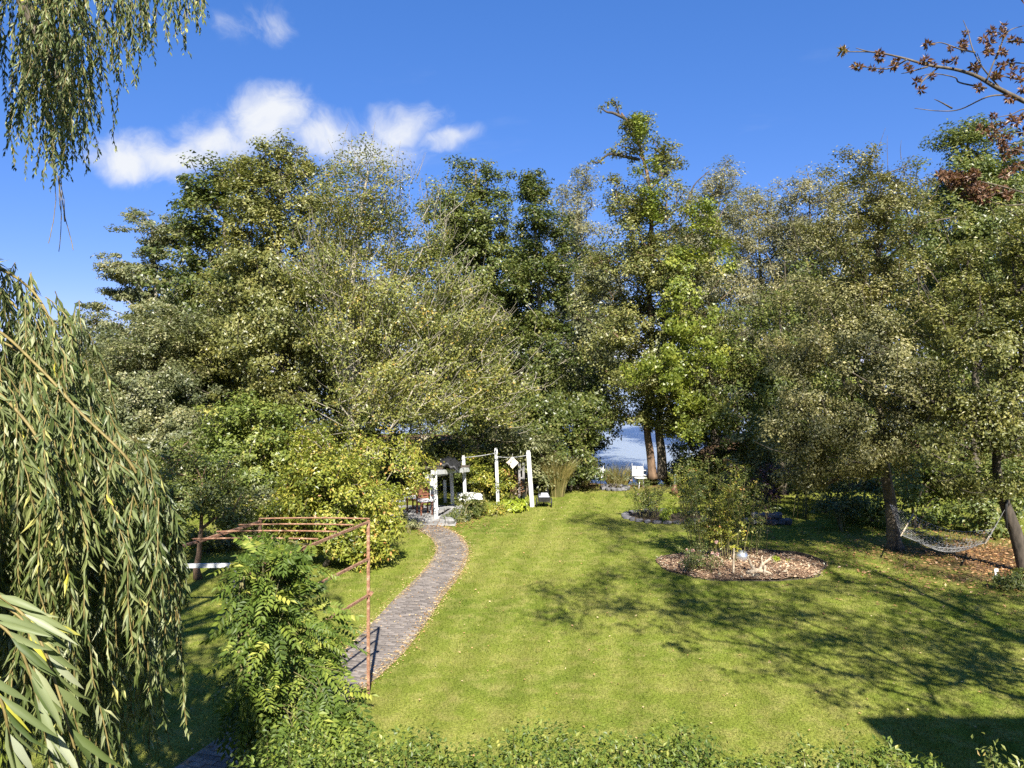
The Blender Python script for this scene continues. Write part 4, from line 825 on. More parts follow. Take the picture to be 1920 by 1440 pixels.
for q in range(6):
    f = .18 + q * .15
    for s in (-1, 1):
        a_ = unit(sid * s + rd * .55 - np.array([0, 0, .25 + .1 * q])); c = vc + rd * (L0 * f)[:, None] - np.array([0, 0, 1]) * (L0 * f * f * .35)[:, None]
        m.leaves(c, a_, nrm + r.normal(0, .2, (n, 3)), L0 * .34 * (1 - abs(f - .45) * .5), L0 * .135, np.clip(tone + r.normal(0, .11, n), 0, 1))
c = vc + rd * L0[:, None] - np.array([0, 0, 1]) * (L0 * .35)[:, None]; m.leaves(c, rd - np.array([0, 0, .5]), nrm, L0 * .3, L0 * .11, tone); m.build('pinnate_leaves', LM['wisteria'], wis)

# white rail half hidden behind the wisteria
bb = G(385, 1150); wbn = empty('white_rail', bb, 'low white wooden rail half hidden left of the wisteria', 'fence')
zr = P(380, 1062, bb[1])[2]
MB().bar(bb + [-1.4, 0, zr], bb + [.75, .02, zr + .02], .045, .085).build('top_rail', WHITE, wbn)
for x in (-1.2, .6): MB().box(bb + [x, .06, zr / 2], (.07, .06, zr)).build('post', GREYWOOD, wbn)

# ---------------------------------------------------------------- clipped hedge and shrubs below the window
hg = np.array([.4, 6.4, 0.]); hed = empty('hedge', hg, 'low small-leaved hedge along the bottom edge of the view', 'hedge')
r = np.random.default_rng(71); n = 2000; x = r.uniform(-2.1, 3.1, n); y = r.uniform(5.7, 6.6, n)
def hz_top(x): return 1.93 + .05 * np.sin(x * 2.3) + .05 * np.sin(x * 5.1 + 1) - .14 * np.clip((x - 1.5) / .5, 0, 1)
topz = hz_top(x) - .05 * ((y - 6.3) / .7) ** 2; z = topz - r.random(n) ** 1.6 * 1.3 + r.normal(0, .03, n)
hc = np.stack([x, y, z], 1); m = MB(); clump_leaves(m, hc, .13, 18, .046, .026, np.array([0.4, 6.4, -2.]), seed=72, flat=1, droop=-.3); m.build('foliage', LM['box'], hed)
m = MB(); b = hc[::3]; a = np.stack([b[:, 0] * .97, b[:, 1], np.zeros(len(b))], 1); m.frusta(a, b, np.full(len(b), .008), np.full(len(b), .003), 4); m.build('stems', STEM, hed)
for k, (px, py, rx, ry, d, lab) in enumerate([(1290, 1440, 75, 45, 6.1, 'glossy dark shrub in the hedge right of centre at the bottom edge'), (1640, 1440, 85, 45, 6.3, 'taller upright shrub at the bottom edge left of the house shadow'), (1740, 1445, 60, 45, 6.2, 'grey-green shrub poking into the house shadow at the bottom edge'), (1890, 1425, 40, 30, 6.4, 'light green leafy shrub in the bottom right corner'), (1480, 1450, 80, 35, 6.2, 'low dry-tipped shrub between the hedge and the upright shrub')]):
    p = ground_at(px, d); k_ = d / FPX; c = P(px, py + 20, d)
    shrub('garden_shrub', lab, p, [(c, np.array([rx * k_, .35, ry * k_ + .08])), (c - [0, 0, .45], np.array([rx * k_ * .9, .35, .45]))], ['box', 'box', 'box', 'rose', 'rose'][k], 700 + k, cr=.12, lpc=22, L=.06, W=.024, dens=.55, group='shrubs along the bottom edge', nst=14, stem_r=.009, droop=-.5, upb=.2, outb=.7)
# ---------------------------------------------------------------- white pergola, posts and furniture by the terrace
def post(m, a, b, w): return m.bar(np.array(a), np.array(b), w)
pd = 24.6
wp = empty('white_pergola', ground_at(818, 25.8), 'weathered white timber pergola over the terrace at the end of the path', 'pergola')
def wpost(px0, py0, px1, d, w=.12, py1=None):
    b = ground_at(px1, d); t = P(px0, py0, d); MB().bar(b, t, w).build('post', WHITE, wp); return t
t1 = wpost(816, 884, 818.5, 25.8); t2 = wpost(809, 897, 811, 26.6, .11); t3 = wpost(846, 886, 849, 28.4); t4 = wpost(834, 900, 835, 29.2, .11); 
MB().bar(P(811, 886, 25.6), P(878, 880.5, 28.6), .12, .15).build('beam', WHITE, wp)
MB().bar(P(800, 894, 26.6), P(838, 887, 29.4), .10, .12).build('beam', WHITE, wp)
MB().bar(P(820, 954, 25.8), P(844, 951, 27.6), .09, .07).build('rail', WHITE, wp)
MB().bar(P(822, 970, 25.9), P(843, 964, 27.6), .06, .05).build('rail', WHITE, wp)
for q in range(6):
    f = q / 5; a = P(811, 884, 25.7) * (1 - f) + P(876, 879, 28.5) * f; MB().bar(a + [.1, -.05, .10], a + [-.55, .2, .10], .04, .07).build('rafter', DARKBARK, wp)
cv = MB(); r = np.random.default_rng(4); c0 = P(838, 873, 27.2); nn = 14
g = [[c0[0] - .45 + .9 * i / nn, c0[1] - .9 + 1.8 * j / nn, c0[2] + .20 * math.exp(-((i - 7) / 4.5) ** 2) + .07 * math.sin(i * 1.7) * math.cos(j * 1.1) + r.normal(0, .01)] for j in range(nn + 1) for i in range(nn + 1)]
g2 = [[x, y, z - .10] for x, y, z in g]; N1 = (nn + 1) ** 2
cv.add(g + g2, [[j * (nn + 1) + i, j * (nn + 1) + i + 1, (j + 1) * (nn + 1) + i + 1, (j + 1) * (nn + 1) + i] for j in range(nn) for i in range(nn)] + [[N1 + j * (nn + 1) + i, N1 + (j + 1) * (nn + 1) + i, N1 + (j + 1) * (nn + 1) + i + 1, N1 + j * (nn + 1) + i + 1] for j in range(nn) for i in range(nn)]
       + [[i, N1 + i, N1 + i + 1, i + 1] for i in range(nn)], smooth=True)
tag(cv.build('rolled_awning', BLACKMETAL, wp), 'crumpled black awning cloth')
GP = 'free-standing white garden posts'
posts = {}
for nm, px0, py0, px1, d, w, lab in [('C', 869, 857, 873, 28.6, .115, 'white garden post at the left end of the rope, above the white table'), ('D', 930, 843, 934, 28.6, .115, 'white garden post in the middle, wrapped by climbing leaves'), ('E', 990.5, 848, 998, 28.3, .15, 'tall leaning white garden post at the lawn edge, thickest of the three')]:
    b = ground_at(px1, d) if nm != 'E' else G(998, 950); t = P(px0, py0, b[1]); e = empty('garden_post', b, lab, 'post', GP); posts[nm] = t
    sh = MB().bar(b, t, w).build('shaft', WHITE, e); MB().bar(t + [0, 0, .002], t + [0, 0, .06], w * .8).build('cap', WHITE, sh)
def rope(a, b, sag, name, label):
    a = np.array(a); b = np.array(b); w = [a + (b - a) * t - np.array([0, 0, sag * math.sin(math.pi * t)]) for t in np.linspace(0, 1, 12)]; o = MB().tube(w, .017, 6).build(name, ROPE, None, tuple(a)); return tag(o, label, 'rope', 'ropes between the white posts')
rope(posts['D'] - [0, 0, .26], posts['E'] - [0, 0, .10], .06, 'rope', 'white rope between the middle and leaning white posts')
rope(posts['C'] - [0, 0, .02], posts['D'] - [0, 0, .13], .02, 'rope', 'white rope between the left and middle white posts')
# diamond board of pale slats hung by its corner
dc = P(961, 867.5, 28.35); db = empty('hanging_board', dc, 'diamond-shaped pale slatted board hanging from the rope', 'sign')
s2 = math.sqrt(.5); ry_ = np.array([[s2, 0, s2], [0, 1, 0], [-s2, 0, s2]])
for k in range(5):
    off = ry_ @ np.array([0, 0, (k - 2) * .064]); MB().box(dc + off, (.32, .022, .056), rot=ry_).build('slat', STRIPE, db)
for x in (-.11, .11): MB().box(dc + ry_ @ np.array([x, .024, 0]), (.03, .022, .32), rot=ry_).build('batten', GREYWOOD, db)
MB().tube([dc + [0, 0, .22], dc + [0, 0, .33]], .008, 5).build('cord', ROPE, db)
# table with white cloth
tb = ground_at(880, 29.0); tbl = empty('garden_table', tb, 'white-topped garden table behind the dark bush by the pergola', 'table')
tz = P(880, 927, 29.0)[2]
MB().box(tb + [0, 0, tz], (.84, .75, .05), rz=.25).build('tabletop', WHITECLEAN, tbl)
for x in (-.3, .3):
    for y in (-.25, .25): MB().box(tb + [x, y, tz / 2 - .013], (.05, .05, tz - .028), rz=.25).build('leg', WHITECLEAN, tbl)
cl_ = MB(); r = np.random.default_rng(14)
tp = []; nn = 10
for j in range(nn + 1):
    for i in range(nn + 1):
        x = (i / nn - .5) * .9; y = (j / nn - .5) * .82; e = max(abs(x) - .42, 0) + max(abs(y) - .375, 0); tp.append(tb + [x * math.cos(.25) - y * math.sin(.25), x * math.sin(.25) + y * math.cos(.25), tz + .032 + .03 * max(0, math.sin(i * 1.3) * math.cos(j)) - (.18 if e > 0 else 0)])
o = cl_.add(tp, [[j * (nn + 1) + i, j * (nn + 1) + i + 1, (j + 1) * (nn + 1) + i + 1, (j + 1) * (nn + 1) + i] for j in range(nn) for i in range(nn)], smooth=True).build('tablecloth', WHITECLEAN, None, tuple(tb + [0, 0, tz])); tag(o, 'rumpled white cloth lying over the garden table', 'tablecloth')
# wooden chairs on the terrace
def wood_chair(base, rz, label):
    e = empty('wooden_chair', base, label, 'chair', 'wooden chairs on the terrace'); c, s = math.cos(rz), math.sin(rz); M = np.array([[c, -s, 0], [s, c, 0], [0, 0, 1]])
    def bx(nm, ctr, size, mat=BROWNWOOD, par=None): return MB().box(base + M @ np.array(ctr), size, rz=rz).build(nm, mat, par or e)
    st = bx('seat', (0, 0, .43), (.46, .44, .04)); bx('cushion', (0, 0, .475), (.42, .40, .05), WHITECLEAN, st)
    for x in (-.2, .2): bx('leg', (x, -.19, .205), (.045, .045, .41)); bx('back_leg', (x, .2, .46), (.045, .04, .92)); bx('armrest', (x * 1.12, 0, .65), (.05, .46, .03))
    for k in range(4): bx('back_slat', (0, .2, .56 + k * .09), (.355, .022, .06))
wood_chair(ground_at(796, 26.5) + [0, 0, .06], .5, 'red-brown wooden chair with white cushion nearest the white pergola post')
wood_chair(ground_at(778, 27.2) + [0, 0, .06], -.4, 'red-brown wooden chair further left, deeper under the tree')
# white metal chair left under the crab apple
def metal_chair(name, base, rz, label, group, h=.85, solid=True, mat=WHITECLEAN):
    e = empty(name, base, label, 'chair', group); c, s = math.cos(rz), math.sin(rz); M = np.array([[c, -s, 0], [s, c, 0], [0, 0, 1]]); f = lambda *q: base + M @ np.array(q)
    for x in (-.24, .24):
        MB().tube([f(x, -.22, 0), f(x, -.2, .62), f(x, .2, .62)], .013, 6).build('front_leg', GREYMETAL, e); MB().tube([f(x, .26, 0), f(x, .2, .42), f(x, .30, h)], .013, 6).build('back_leg', GREYMETAL, e)
        MB().box(f(x, 0, .645), (.05, .42, .022), rz=rz).build('armrest', mat, e)
    MB().box(f(0, 0, .43), (.45, .44, .03), rz=rz).build('seat', mat, e)
    if solid:
        th = -.25; rot = M @ np.array([[1, 0, 0], [0, math.cos(th), -math.sin(th)], [0, math.sin(th), math.cos(th)]]); MB().box(f(0, .262, .66), (.47, .025, .40), rot=rot).build('backrest', mat, e)
    else:
        for k in range(6): MB().tube([f(-.2 + k * .08, .21, .46), f(-.2 + k * .08, .29, h)], .01, 5).build('back_bar', mat, e)
        MB().tube([f(-.25, .30, h), f(.25, .30, h)], .013, 6).build('top_rail', mat, e)
metal_chair('garden_chair', ground_at(742, 26.6) + [0, 0, .06], .9, 'white barred garden chair in shade left of the wooden chairs', None, solid=False)
# lakeside chairs
LC = 'white chairs by the lake'
c1 = G(1118, 913); metal_chair('lake_chair', c1, math.pi + .15, 'white chair left of the lake gap, beside the fire pit', LC, .95)
c2 = G(1196, 909); metal_chair('lake_chair', c2, math.pi - .2, 'white chair just right of the lake gap with a white table before it', LC, .98)
c3 = G(1212, 908); metal_chair('lake_chair', c3, math.pi + .8, 'white chair turned sideways against the ivy-covered trunk', LC, .98)
st_ = G(1201, 915); e = empty('side_table', st_, 'small round white table between the lake chairs', 'table'); MB().lathe(st_, [(0, .42), (.26, .42), (.27, .435), (.26, .45), (0, .45)], 18).build('tabletop', WHITECLEAN, e)
for k in range(3): a = k * 2.09; MB().tube([st_ + [.05 * math.cos(a), .05 * math.sin(a), .42], st_ + [.2 * math.cos(a), .2 * math.sin(a), 0]], .014, 6).build('leg', WHITECLEAN, e)
# grey posts behind the leaning post
e = empty('grey_gate', ground_at(978, 29.8), 'narrow weathered grey gate standing behind the leaning white post', 'gate')
for px in (974, 981.5): MB().bar(ground_at(px, 29.8), P(px, 868, 29.8), .09).build('post', GREYWOOD, e)
for k in range(3): MB().bar(P(974, 880 + k * 16, 29.8), P(981.5, 880 + k * 16, 29.8), .03, .06).build('crosspiece', GREYWOOD, e)
# small wheeled garden cart
cb = G(1020, 951); e = empty('garden_cart', cb, 'small black two-wheeled garden cart with grey lid beside the leaning white post', 'cart')
MB().box(cb + [0, .1, .30], (.42, .5, .16), taper=1.12).build('tub', BLACKMETAL, e); MB().box(cb + [0, .12, .405], (.40, .46, .04), rz=.03, taper=.85).build('lid', GREYMETAL, e); MB().box(cb + [.02, .2, .46], (.28, .22, .07), rz=.1, taper=.8).build('bag', GREYMETAL, e)
for x in (-.27, .27):
    rot = np.array([[0, 0, 1], [1, 0, 0], [0, 1, 0]]); a = np.arange(17) / 16 * 2 * math.pi; ring = cb + np.stack([np.full(17, x), .16 * np.cos(a) , .175 + .16 * np.sin(a)], 1)
    w = MB().tube(ring, .022, 6, caps=False).build('wheel', BLACKMETAL, e)
    for k in range(4): an = k * math.pi / 4; MB().tube([cb + [x, .16 * math.cos(an), .175 + .16 * math.sin(an)], cb + [x, -.16 * math.cos(an), .175 - .16 * math.sin(an)]], .007, 4).build('spoke', GREYMETAL, w)
MB().tube([cb + [-.3, 0, .175], cb + [.3, 0, .175]], .014, 6).build('axle', GREYMETAL, e)
for x in (-.17, .17): MB().tube([cb + [x, .3, .34], cb + [x, .75, .62]], .014, 6).build('handle', BLACKMETAL, e)
MB().box(cb + [0, .36, .12], (.05, .05, .24)).build('prop', BLACKMETAL, e)

def rock(c, size, seed, mat=STONE, parent=None, name='stone'):
    r = np.random.default_rng(seed); n1, n2 = 8, 5; v = []; f = []
    off = Vector(r.uniform(-20, 20, 3))
    for j in range(n2 + 1):
        ph = math.pi * j / n2
        for i in range(n1):
            th = 2 * math.pi * i / n1; p = np.array([math.sin(ph) * math.cos(th), math.sin(ph) * math.sin(th), math.cos(ph)]); k = 1 + .35 * noise.noise(Vector(p) * 1.4 + off); p = np.sign(p) * np.abs(p) ** .75 * k; v.append(p * np.array(size) / 2)
    f = [[j * n1 + i, (j + 1) * n1 + i, (j + 1) * n1 + (i + 1) % n1, j * n1 + (i + 1) % n1] for j in range(n2) for i in range(n1)]
    a = r.uniform(0, 6); M = np.array([[math.cos(a), -math.sin(a), 0], [math.sin(a), math.cos(a), 0], [0, 0, 1]])
    return MB().add(np.array(v) @ M.T + np.array(c), f, rnd=r.random()).build(name, mat, parent, None if parent else tuple(c))
# stone fire pit by the lake
fp = G(1156, 921); e = empty('fire_pit', fp, 'ring of dark stones round a fire pit near the lake chairs', 'fire pit')
for k in range(14):
    a = k / 14 * 2 * math.pi; rock(fp + [.52 * math.cos(a), .5 + .5 * math.sin(a), .07], (.27, .24, .17), 300 + k, DARKSTONE, e)
for k in range(5): MB().tube([fp + [random.uniform(-.3, .3), .5 + random.uniform(-.3, .3), .05], fp + [random.uniform(-.2, .2), .5 + random.uniform(-.2, .2), .22]], .04, 6).build('log', DARKBARK, e)
tag(rock(G(843, 984) + [0, 0, .09], (.42, .34, .3), 330, STONE, None, 'boulder'), 'pale boulder where the path meets the pergola', 'stone')
# slim bird ornament on a pot
ob = G(1265, 927); e = empty('bird_ornament', ob, 'slim grey-green bird-like ornament on a dark brown pot beyond the roses', 'ornament')
MB().lathe(ob, [(0, 0), (.11, 0), (.14, .1), (.15, .22), (.10, .33), (.075, .38), (.09, .40), (0, .40)], 16).build('pot', TERRACOTTA, e)
bdy = MB().tube(ob + np.array([[0, 0, .38], [0, 0, .46], [.01, 0, .56], [.0, 0, .66], [-.01, 0, .74], [.0, -.01, .79]]), [.02, .05, .06, .035, .022, .028], 9).build('body', PATINA, e)
MB().tube(ob + np.array([[0, -.01, .79], [.05, -.02, .80], [.12, -.03, .795]]), [.026, .016, .003], 8).build('head', PATINA, bdy)

# ---------------------------------------------------------------- planting by the terrace
shrub('dark_bush', 'rounded dark green bush in front of the white pergola', G(872, 979), [(858, 960, 24, 22, 25.7), (888, 956, 26, 24, 26.0), (872, 946, 28, 18, 26.4)], 'dark', 400, cr=.2, lpc=55, L=.07, W=.045, dens=.9, group='bushes by the terrace')
shrub('lime_perennial', 'lime-green leafy perennial at the foot of the leaning white post', G(970, 960), [(962, 948, 22, 10, 27.3), (980, 946, 16, 10, 27.6), (945, 950, 12, 9, 27.2)], 'lime', 401, cr=.16, lpc=26, L=.16, W=.065, dens=.9, group='bushes by the terrace', droop=.5, stem_r=.008)
shrub('rusty_shrub', 'low russet-tinged shrub between the dark bush and the lime plant', G(922, 968), [(922, 958, 20, 11, 26.6), (935, 950, 12, 12, 26.8), (910, 952, 12, 14, 26.9)], 'magnolia', 402, cr=.16, lpc=36, L=.07, W=.04, dens=.8, group='bushes by the terrace', stem_r=.008)
shrub('climbing_shrub', 'yellow-green climbing shrub covering the middle white post', ground_at(905, 29.3), [(905, 880, 28, 22, 29.2), (925, 905, 26, 28, 29.0), (895, 910, 24, 26, 29.2), (940, 925, 18, 18, 28.9), (948, 890, 14, 24, 28.9), (910, 860, 26, 14, 29.4)], 'magnolia', 403, cr=.26, lpc=55, L=.09, W=.055, dens=.75, group='bushes by the terrace')
shrub('russet_shrub', 'brownish shrub in the shade between the hanging board and the grey gate', ground_at(962, 29.6), [(958, 905, 16, 22, 29.6), (972, 915, 12, 16, 29.5)], 'seed', 404, cr=.2, lpc=30, L=.08, W=.05, dens=.7, group='bushes by the terrace')
shrub('silver_shrub', 'small grey-green bush at the left edge of the terrace', G(762, 1000), [(765, 985, 22, 14, 24.2), (750, 978, 16, 14, 24.5)], 'greygreen', 405, cr=.16, lpc=40, L=.07, W=.04, dens=.8, group='bushes by the terrace', stem_r=.008)
# tall arching grass clump and reeds
def grass_clump(name, label, base, n, h, spread, mat, seed, cat='ornamental grass', group=None, w=.012):
    r = np.random.default_rng(seed); e = empty(name, base, label, cat, group); m = MB()
    a = r.uniform(0, 2 * math.pi, n); rad = spread * np.sqrt(r.random(n)); b = np.stack([rad * .35 * np.cos(a), rad * .35 * np.sin(a), np.zeros(n)], 1) + base; hh = h * r.uniform(.6, 1.05, n)
    dirs = unit(np.stack([np.cos(a) * rad / h * .5, np.sin(a) * rad / h * .5, np.ones(n)], 1)); prev = b; rn = r.random(n)
    for k in range(4):
        nxt = prev + dirs * (hh / 4)[:, None]; sd = unit(np.cross(dirs, r.normal(0, 1, (n, 3)))); w0 = w * (1 - k / 4.3); w1 = w * (1 - (k + 1) / 4.3)
        v = np.stack([prev - sd * w0, prev + sd * w0, nxt + sd * w1, nxt - sd * w1], 1).reshape(-1, 3); m.add(v, np.arange(4 * n).reshape(-1, 4), rn); prev = nxt; dirs = unit(dirs + np.stack([np.cos(a), np.sin(a), -.6 * np.ones(n)], 1) * (.10 + .1 * k) * (rad / spread)[:, None])
    m.build('blades', LM[mat], e); return e
grass_clump('tall_grass', 'tall feathery grass clump at the lawn edge right of the white posts', ground_at(1045, 30.6), 900, 1.75, .75, 'dryreed', 410)
grass_clump('reeds', 'reeds at the waterline in the lake gap', gb(1158, 34.2), 500, 1.1, 1.3, 'dryreed', 411, 'reeds', 'lakeside reeds')
grass_clump('reeds', 'short reeds right in front of the lake gap beside the white chairs', gb(1215, 34.3), 420, .8, 1.2, 'dryreed', 417, 'reeds', 'lakeside reeds')
grass_clump('reeds', 'reeds at the foot of the twin trunks', gb(1262, 34.2), 420, .9, 1.1, 'dryreed', 418, 'reeds', 'lakeside reeds')
grass_clump('reeds', 'thin reeds at the waterline left of the white lake chair', gb(1090, 33.8), 300, 1.2, 1.0, 'dryreed', 412, 'reeds', 'lakeside reeds')
shrub('waterside_shrub', 'pale green low shrub beside the fire pit at the water', ground_at(1155, 32.3), [(1150, 892, 22, 10, 32.3), (1168, 895, 14, 8, 32.3)], 'greygreen', 413, cr=.2, lpc=40, L=.09, W=.04, dens=.8, stem_r=.01)

# ---------------------------------------------------------------- mulched island bed with roses
bc = (G(1390, 1091) + G(1390, 1034)) / 2; brx = 2.0; bry = (G(1390, 1034)[1] - G(1390, 1091)[1]) / 2
def bedr(a): return 1 + .05 * math.sin(2 * a + 1) + .035 * math.sin(5 * a) + .025 * math.sin(9 * a + 2)
def bed_z(x, y): q = ((x - bc[0]) / brx) ** 2 + ((y - bc[1]) / bry) ** 2; return .03 + .09 * max(0, 1 - q)
nr_, na = 10, 40; v = [[bc[0], bc[1], bed_z(bc[0], bc[1])]]; f = []
for j in range(1, nr_ + 1):
    for i in range(na): a = i / na * 2 * math.pi; x, y = bc[0] + brx * bedr(a) * j / nr_ * math.cos(a), bc[1] + bry * bedr(a) * j / nr_ * math.sin(a); v.append([x, y, bed_z(x, y) + random.gauss(0, .012)])
m = MB(); m.add(v, [[0, 1 + i, 1 + (i + 1) % na] for i in range(na)]); m.f.append(np.array([[1 + j * na + i, 1 + (j + 1) * na + i, 1 + (j + 1) * na + (i + 1) % na, 1 + j * na + (i + 1) % na] for j in range(nr_ - 1) for i in range(na)])); m.r.append(np.full((nr_ - 1) * na, .5)); m.sm.append(np.full((nr_ - 1) * na, True))
bed = tag(m.build('flower_bed', MULCH, None, (float(bc[0]), float(bc[1]), 0)), 'oval island bed of bark chips in the lawn', kind='structure')
r = np.random.default_rng(81); n = 5200; a = r.uniform(0, 2 * math.pi, n); q = np.sqrt(r.random(n)) * (1.0 + np.abs(r.normal(0, .035, n))) * np.array([bedr(t) for t in a]); x = bc[0] + brx * q * np.cos(a); y = bc[1] + bry * q * np.sin(a); z = np.array([bed_z(*t) for t in zip(x, y)]) + r.uniform(.01, .035, n)
ch = MB(); ch.leaves(np.stack([x, y, z], 1), r.normal(0, 1, (n, 3)) * [1, 1, .25], np.array([0, 0, 1.]) + r.normal(0, .35, (n, 3)), r.uniform(.04, .11, n), r.uniform(.02, .045, n), np.clip(r.normal(.5, .27, n), 0, 1)); tag(ch.build('bark_chips', LM['chips'], bed), kind='stuff')
ed = MB(); ring = [[bc[0] + (brx * bedr(a) + .03) * math.cos(a), bc[1] + (bry * bedr(a) + .03) * math.sin(a)] for a in np.linspace(0, 2 * math.pi, 61)]
for h_, nm in ((.11, 'edging'),):
    v = [];
    for (x, y) in ring:
        ux, uy = (x - bc[0]) / brx, (y - bc[1]) / bry; hh_ = .025 + .10 * max(0, min(1, uy + .35 * ux + .2)); v += [[x, y, 0], [x, y, hh_], [x + .025 * ux, y + .025 * uy, hh_], [x + .025 * ux, y + .025 * uy, 0]]
    f = [[4 * i + k, 4 * i + 4 + k, 4 * i + 4 + (k + 1) % 4, 4 * i + (k + 1) % 4] for i in range(60) for k in range(3)]; ed.add(v, f); ed.build(nm, DARKBARK, bed)
# gazing globe
gl = G(1391, 1061); e = empty('gazing_globe', gl, 'silvery glass globe on a short stand in the island bed', 'garden ornament')
nb = 20; MB().lathe(gl + [0, 0, .245], [(max(.157 * math.sin(math.pi * k / nb), 1e-4), -.157 * math.cos(math.pi * k / nb)) for k in range(nb + 1)], 28).build('globe', MIRROR, e); MB().lathe(gl + [0, 0, .03], [(.11, 0), (.10, .05), (.07, .09), (.05, .10)], 18).build('stand', GREYMETAL, e)
# driftwood root
dw = G(1430, 1082); e = empty('driftwood', dw, 'bleached antler-shaped driftwood root lying on the bark chips', 'driftwood')
def dpx(*q): return [P(x, y, dw[1] + o) for x, y, o in q]
for pts, rr in [(dpx((1418, 1072, .1), (1410, 1062, .1), (1404, 1048, .12), (1401, 1043, .12)), (.05, .012)), (dpx((1424, 1070, .1), (1430, 1058, .1), (1440, 1050, .08), (1446, 1043, .06)), (.05, .012)), (dpx((1434, 1060, .05), (1434, 1074, 0), (1435, 1084, 0)), (.04, .02)),
                (dpx((1400, 1076, .1), (1418, 1070, .1), (1436, 1073, .06), (1449, 1081, .0), (1452, 1086, 0)), (.07, .03)), (dpx((1404, 1080, .2), (1395, 1074, .2), (1392, 1068, .2)), (.03, .01)), (dpx((1430, 1058, .1), (1428, 1047, .1), (1430, 1041, .12)), (.03, .008))]:
    w = spline(pts, 5); k = np.linspace(*rr, len(w)) * (1 + .15 * np.sin(np.arange(len(w)) * 1.7)); MB().tube(w, k, 8).build('limb', DRIFT, e)
rock(P(1412, 1082, dw[1] - .05), (.42, .3, .2), 341, DARKBARK, e, 'root_block')
shrub('small_conifer', 'small round bright green plant right of the driftwood', G(1457, 1064), [(1457, 1055, 15, 9, 19.8)], 'lime', 421, cr=.09, lpc=30, L=.085, W=.025, dens=.8, droop=-.6, stem_r=.006, group='plants in the island bed')
# roses: upright canes with sparse leaves
def rose(label, base, canes, h, spread, seed, leaf='rose', blooms=0, lpc=9, name='rose_bush', L=.065, group='rose bushes of the island bed', lean=(0, 0)):
    r = np.random.default_rng(seed); base = np.array(base, float); e = empty(name, base, label, 'rose bush', group); st = MB(); pts = []; tips = []
    for k in range(canes):
        a = r.uniform(0, 2 * math.pi); rad = spread * math.sqrt(r.random()); hh = h * r.uniform(.6, 1.0); b = base + [rad * .45 * math.cos(a), rad * .45 * math.sin(a), 0]; t = base + [rad * math.cos(a) + lean[0], rad * math.sin(a) + lean[1], hh]
        w = spline([b, (b + t) / 2 + r.normal(0, .06, 3), t], 8); st.tube(w, np.linspace(.011, .004, len(w)), 5)
        for q in range(int(hh * 5) + 2):
            i = int(len(w) * r.uniform(.22, 1)); i = min(i, len(w) - 1); d = unit(np.array([*r.normal(0, 1, 2), .5])) * r.uniform(.1, .34); st.tube([w[i], w[i] + d * .6 + [0, 0, .02], w[i] + d], .003, 3, caps=False); pts += [w[i] + d, w[i] + d * .6]
        pts.append(t); tips.append(t)
    st.build('canes', STEM, e); m = MB(); clump_leaves(m, np.array(pts), .11, lpc, L, L * .58, base + [0, 0, h * .4], seed=seed + 1); m.build('foliage', LM[leaf], e)
    for k in range(blooms):
        t = tips[k % len(tips)] + r.normal(0, .08, 3); n = 14; a = unit(r.normal(0, 1, (n, 3)) + [0, 0, .5]); MB().leaves(np.repeat(t[None], n, 0), a, unit(a + r.normal(0, .5, (n, 3))), np.full(n, .055), np.full(n, .055), r.random(n)).build('bloom', LM['pink'], e)
    return e
rose('tall loose rose bush at the back left of the island bed', G(1330, 1052), 15, 2.7, .95, 501, lpc=11)
rose('tall rose bush in the middle of the island bed with yellowing leaves', G(1365, 1058), 13, 2.55, .8, 502, 'magnolia', lpc=10)
rose('broad rose bush leaning right behind the silvery globe', G(1400, 1046), 12, 2.1, .8, 503, lpc=10)
rose('low dark rose bush with pink blooms at the left of the island bed', G(1298, 1072), 16, .62, .42, 504, 'dark', 3, lpc=9, L=.05)
rose('small rose with pink blooms in front of the tall canes', G(1333, 1078), 4, .75, .10, 505, 'rose', 4, lpc=6, L=.05)
e = empty('plant_stake', G(1375, 1082), 'pale upright wooden stake beside the silvery globe', 'stake'); MB().bar(G(1375, 1082), P(1376, 1028, G(1375, 1082)[1]), .04).build('shaft', DRIFT, e)
e = empty('young_sapling', G(1437, 1036), 'thin nearly leafless sapling behind the island bed', 'sapling'); b = G(1437, 1036); w = spline([b, b + [.02, 0, .6], b + [-.02, 0, 1.3]], 6); m = MB(); m.tube(w, np.linspace(.012, .005, len(w)), 5)
r = np.random.default_rng(55); tw = []
for k in range(16): i = r.integers(4, len(w)); d = np.array([*r.normal(0, .16, 2), r.uniform(.1, .3)]); m.tube([w[i], w[i] + d], .004, 4); tw.append(w[i] + d)
m.build('trunk', STEM, e); m = MB(); clump_leaves(m, np.array(tw), .12, 10, .055, .03, b, seed=56); m.build('crown', LM['purple'], e)

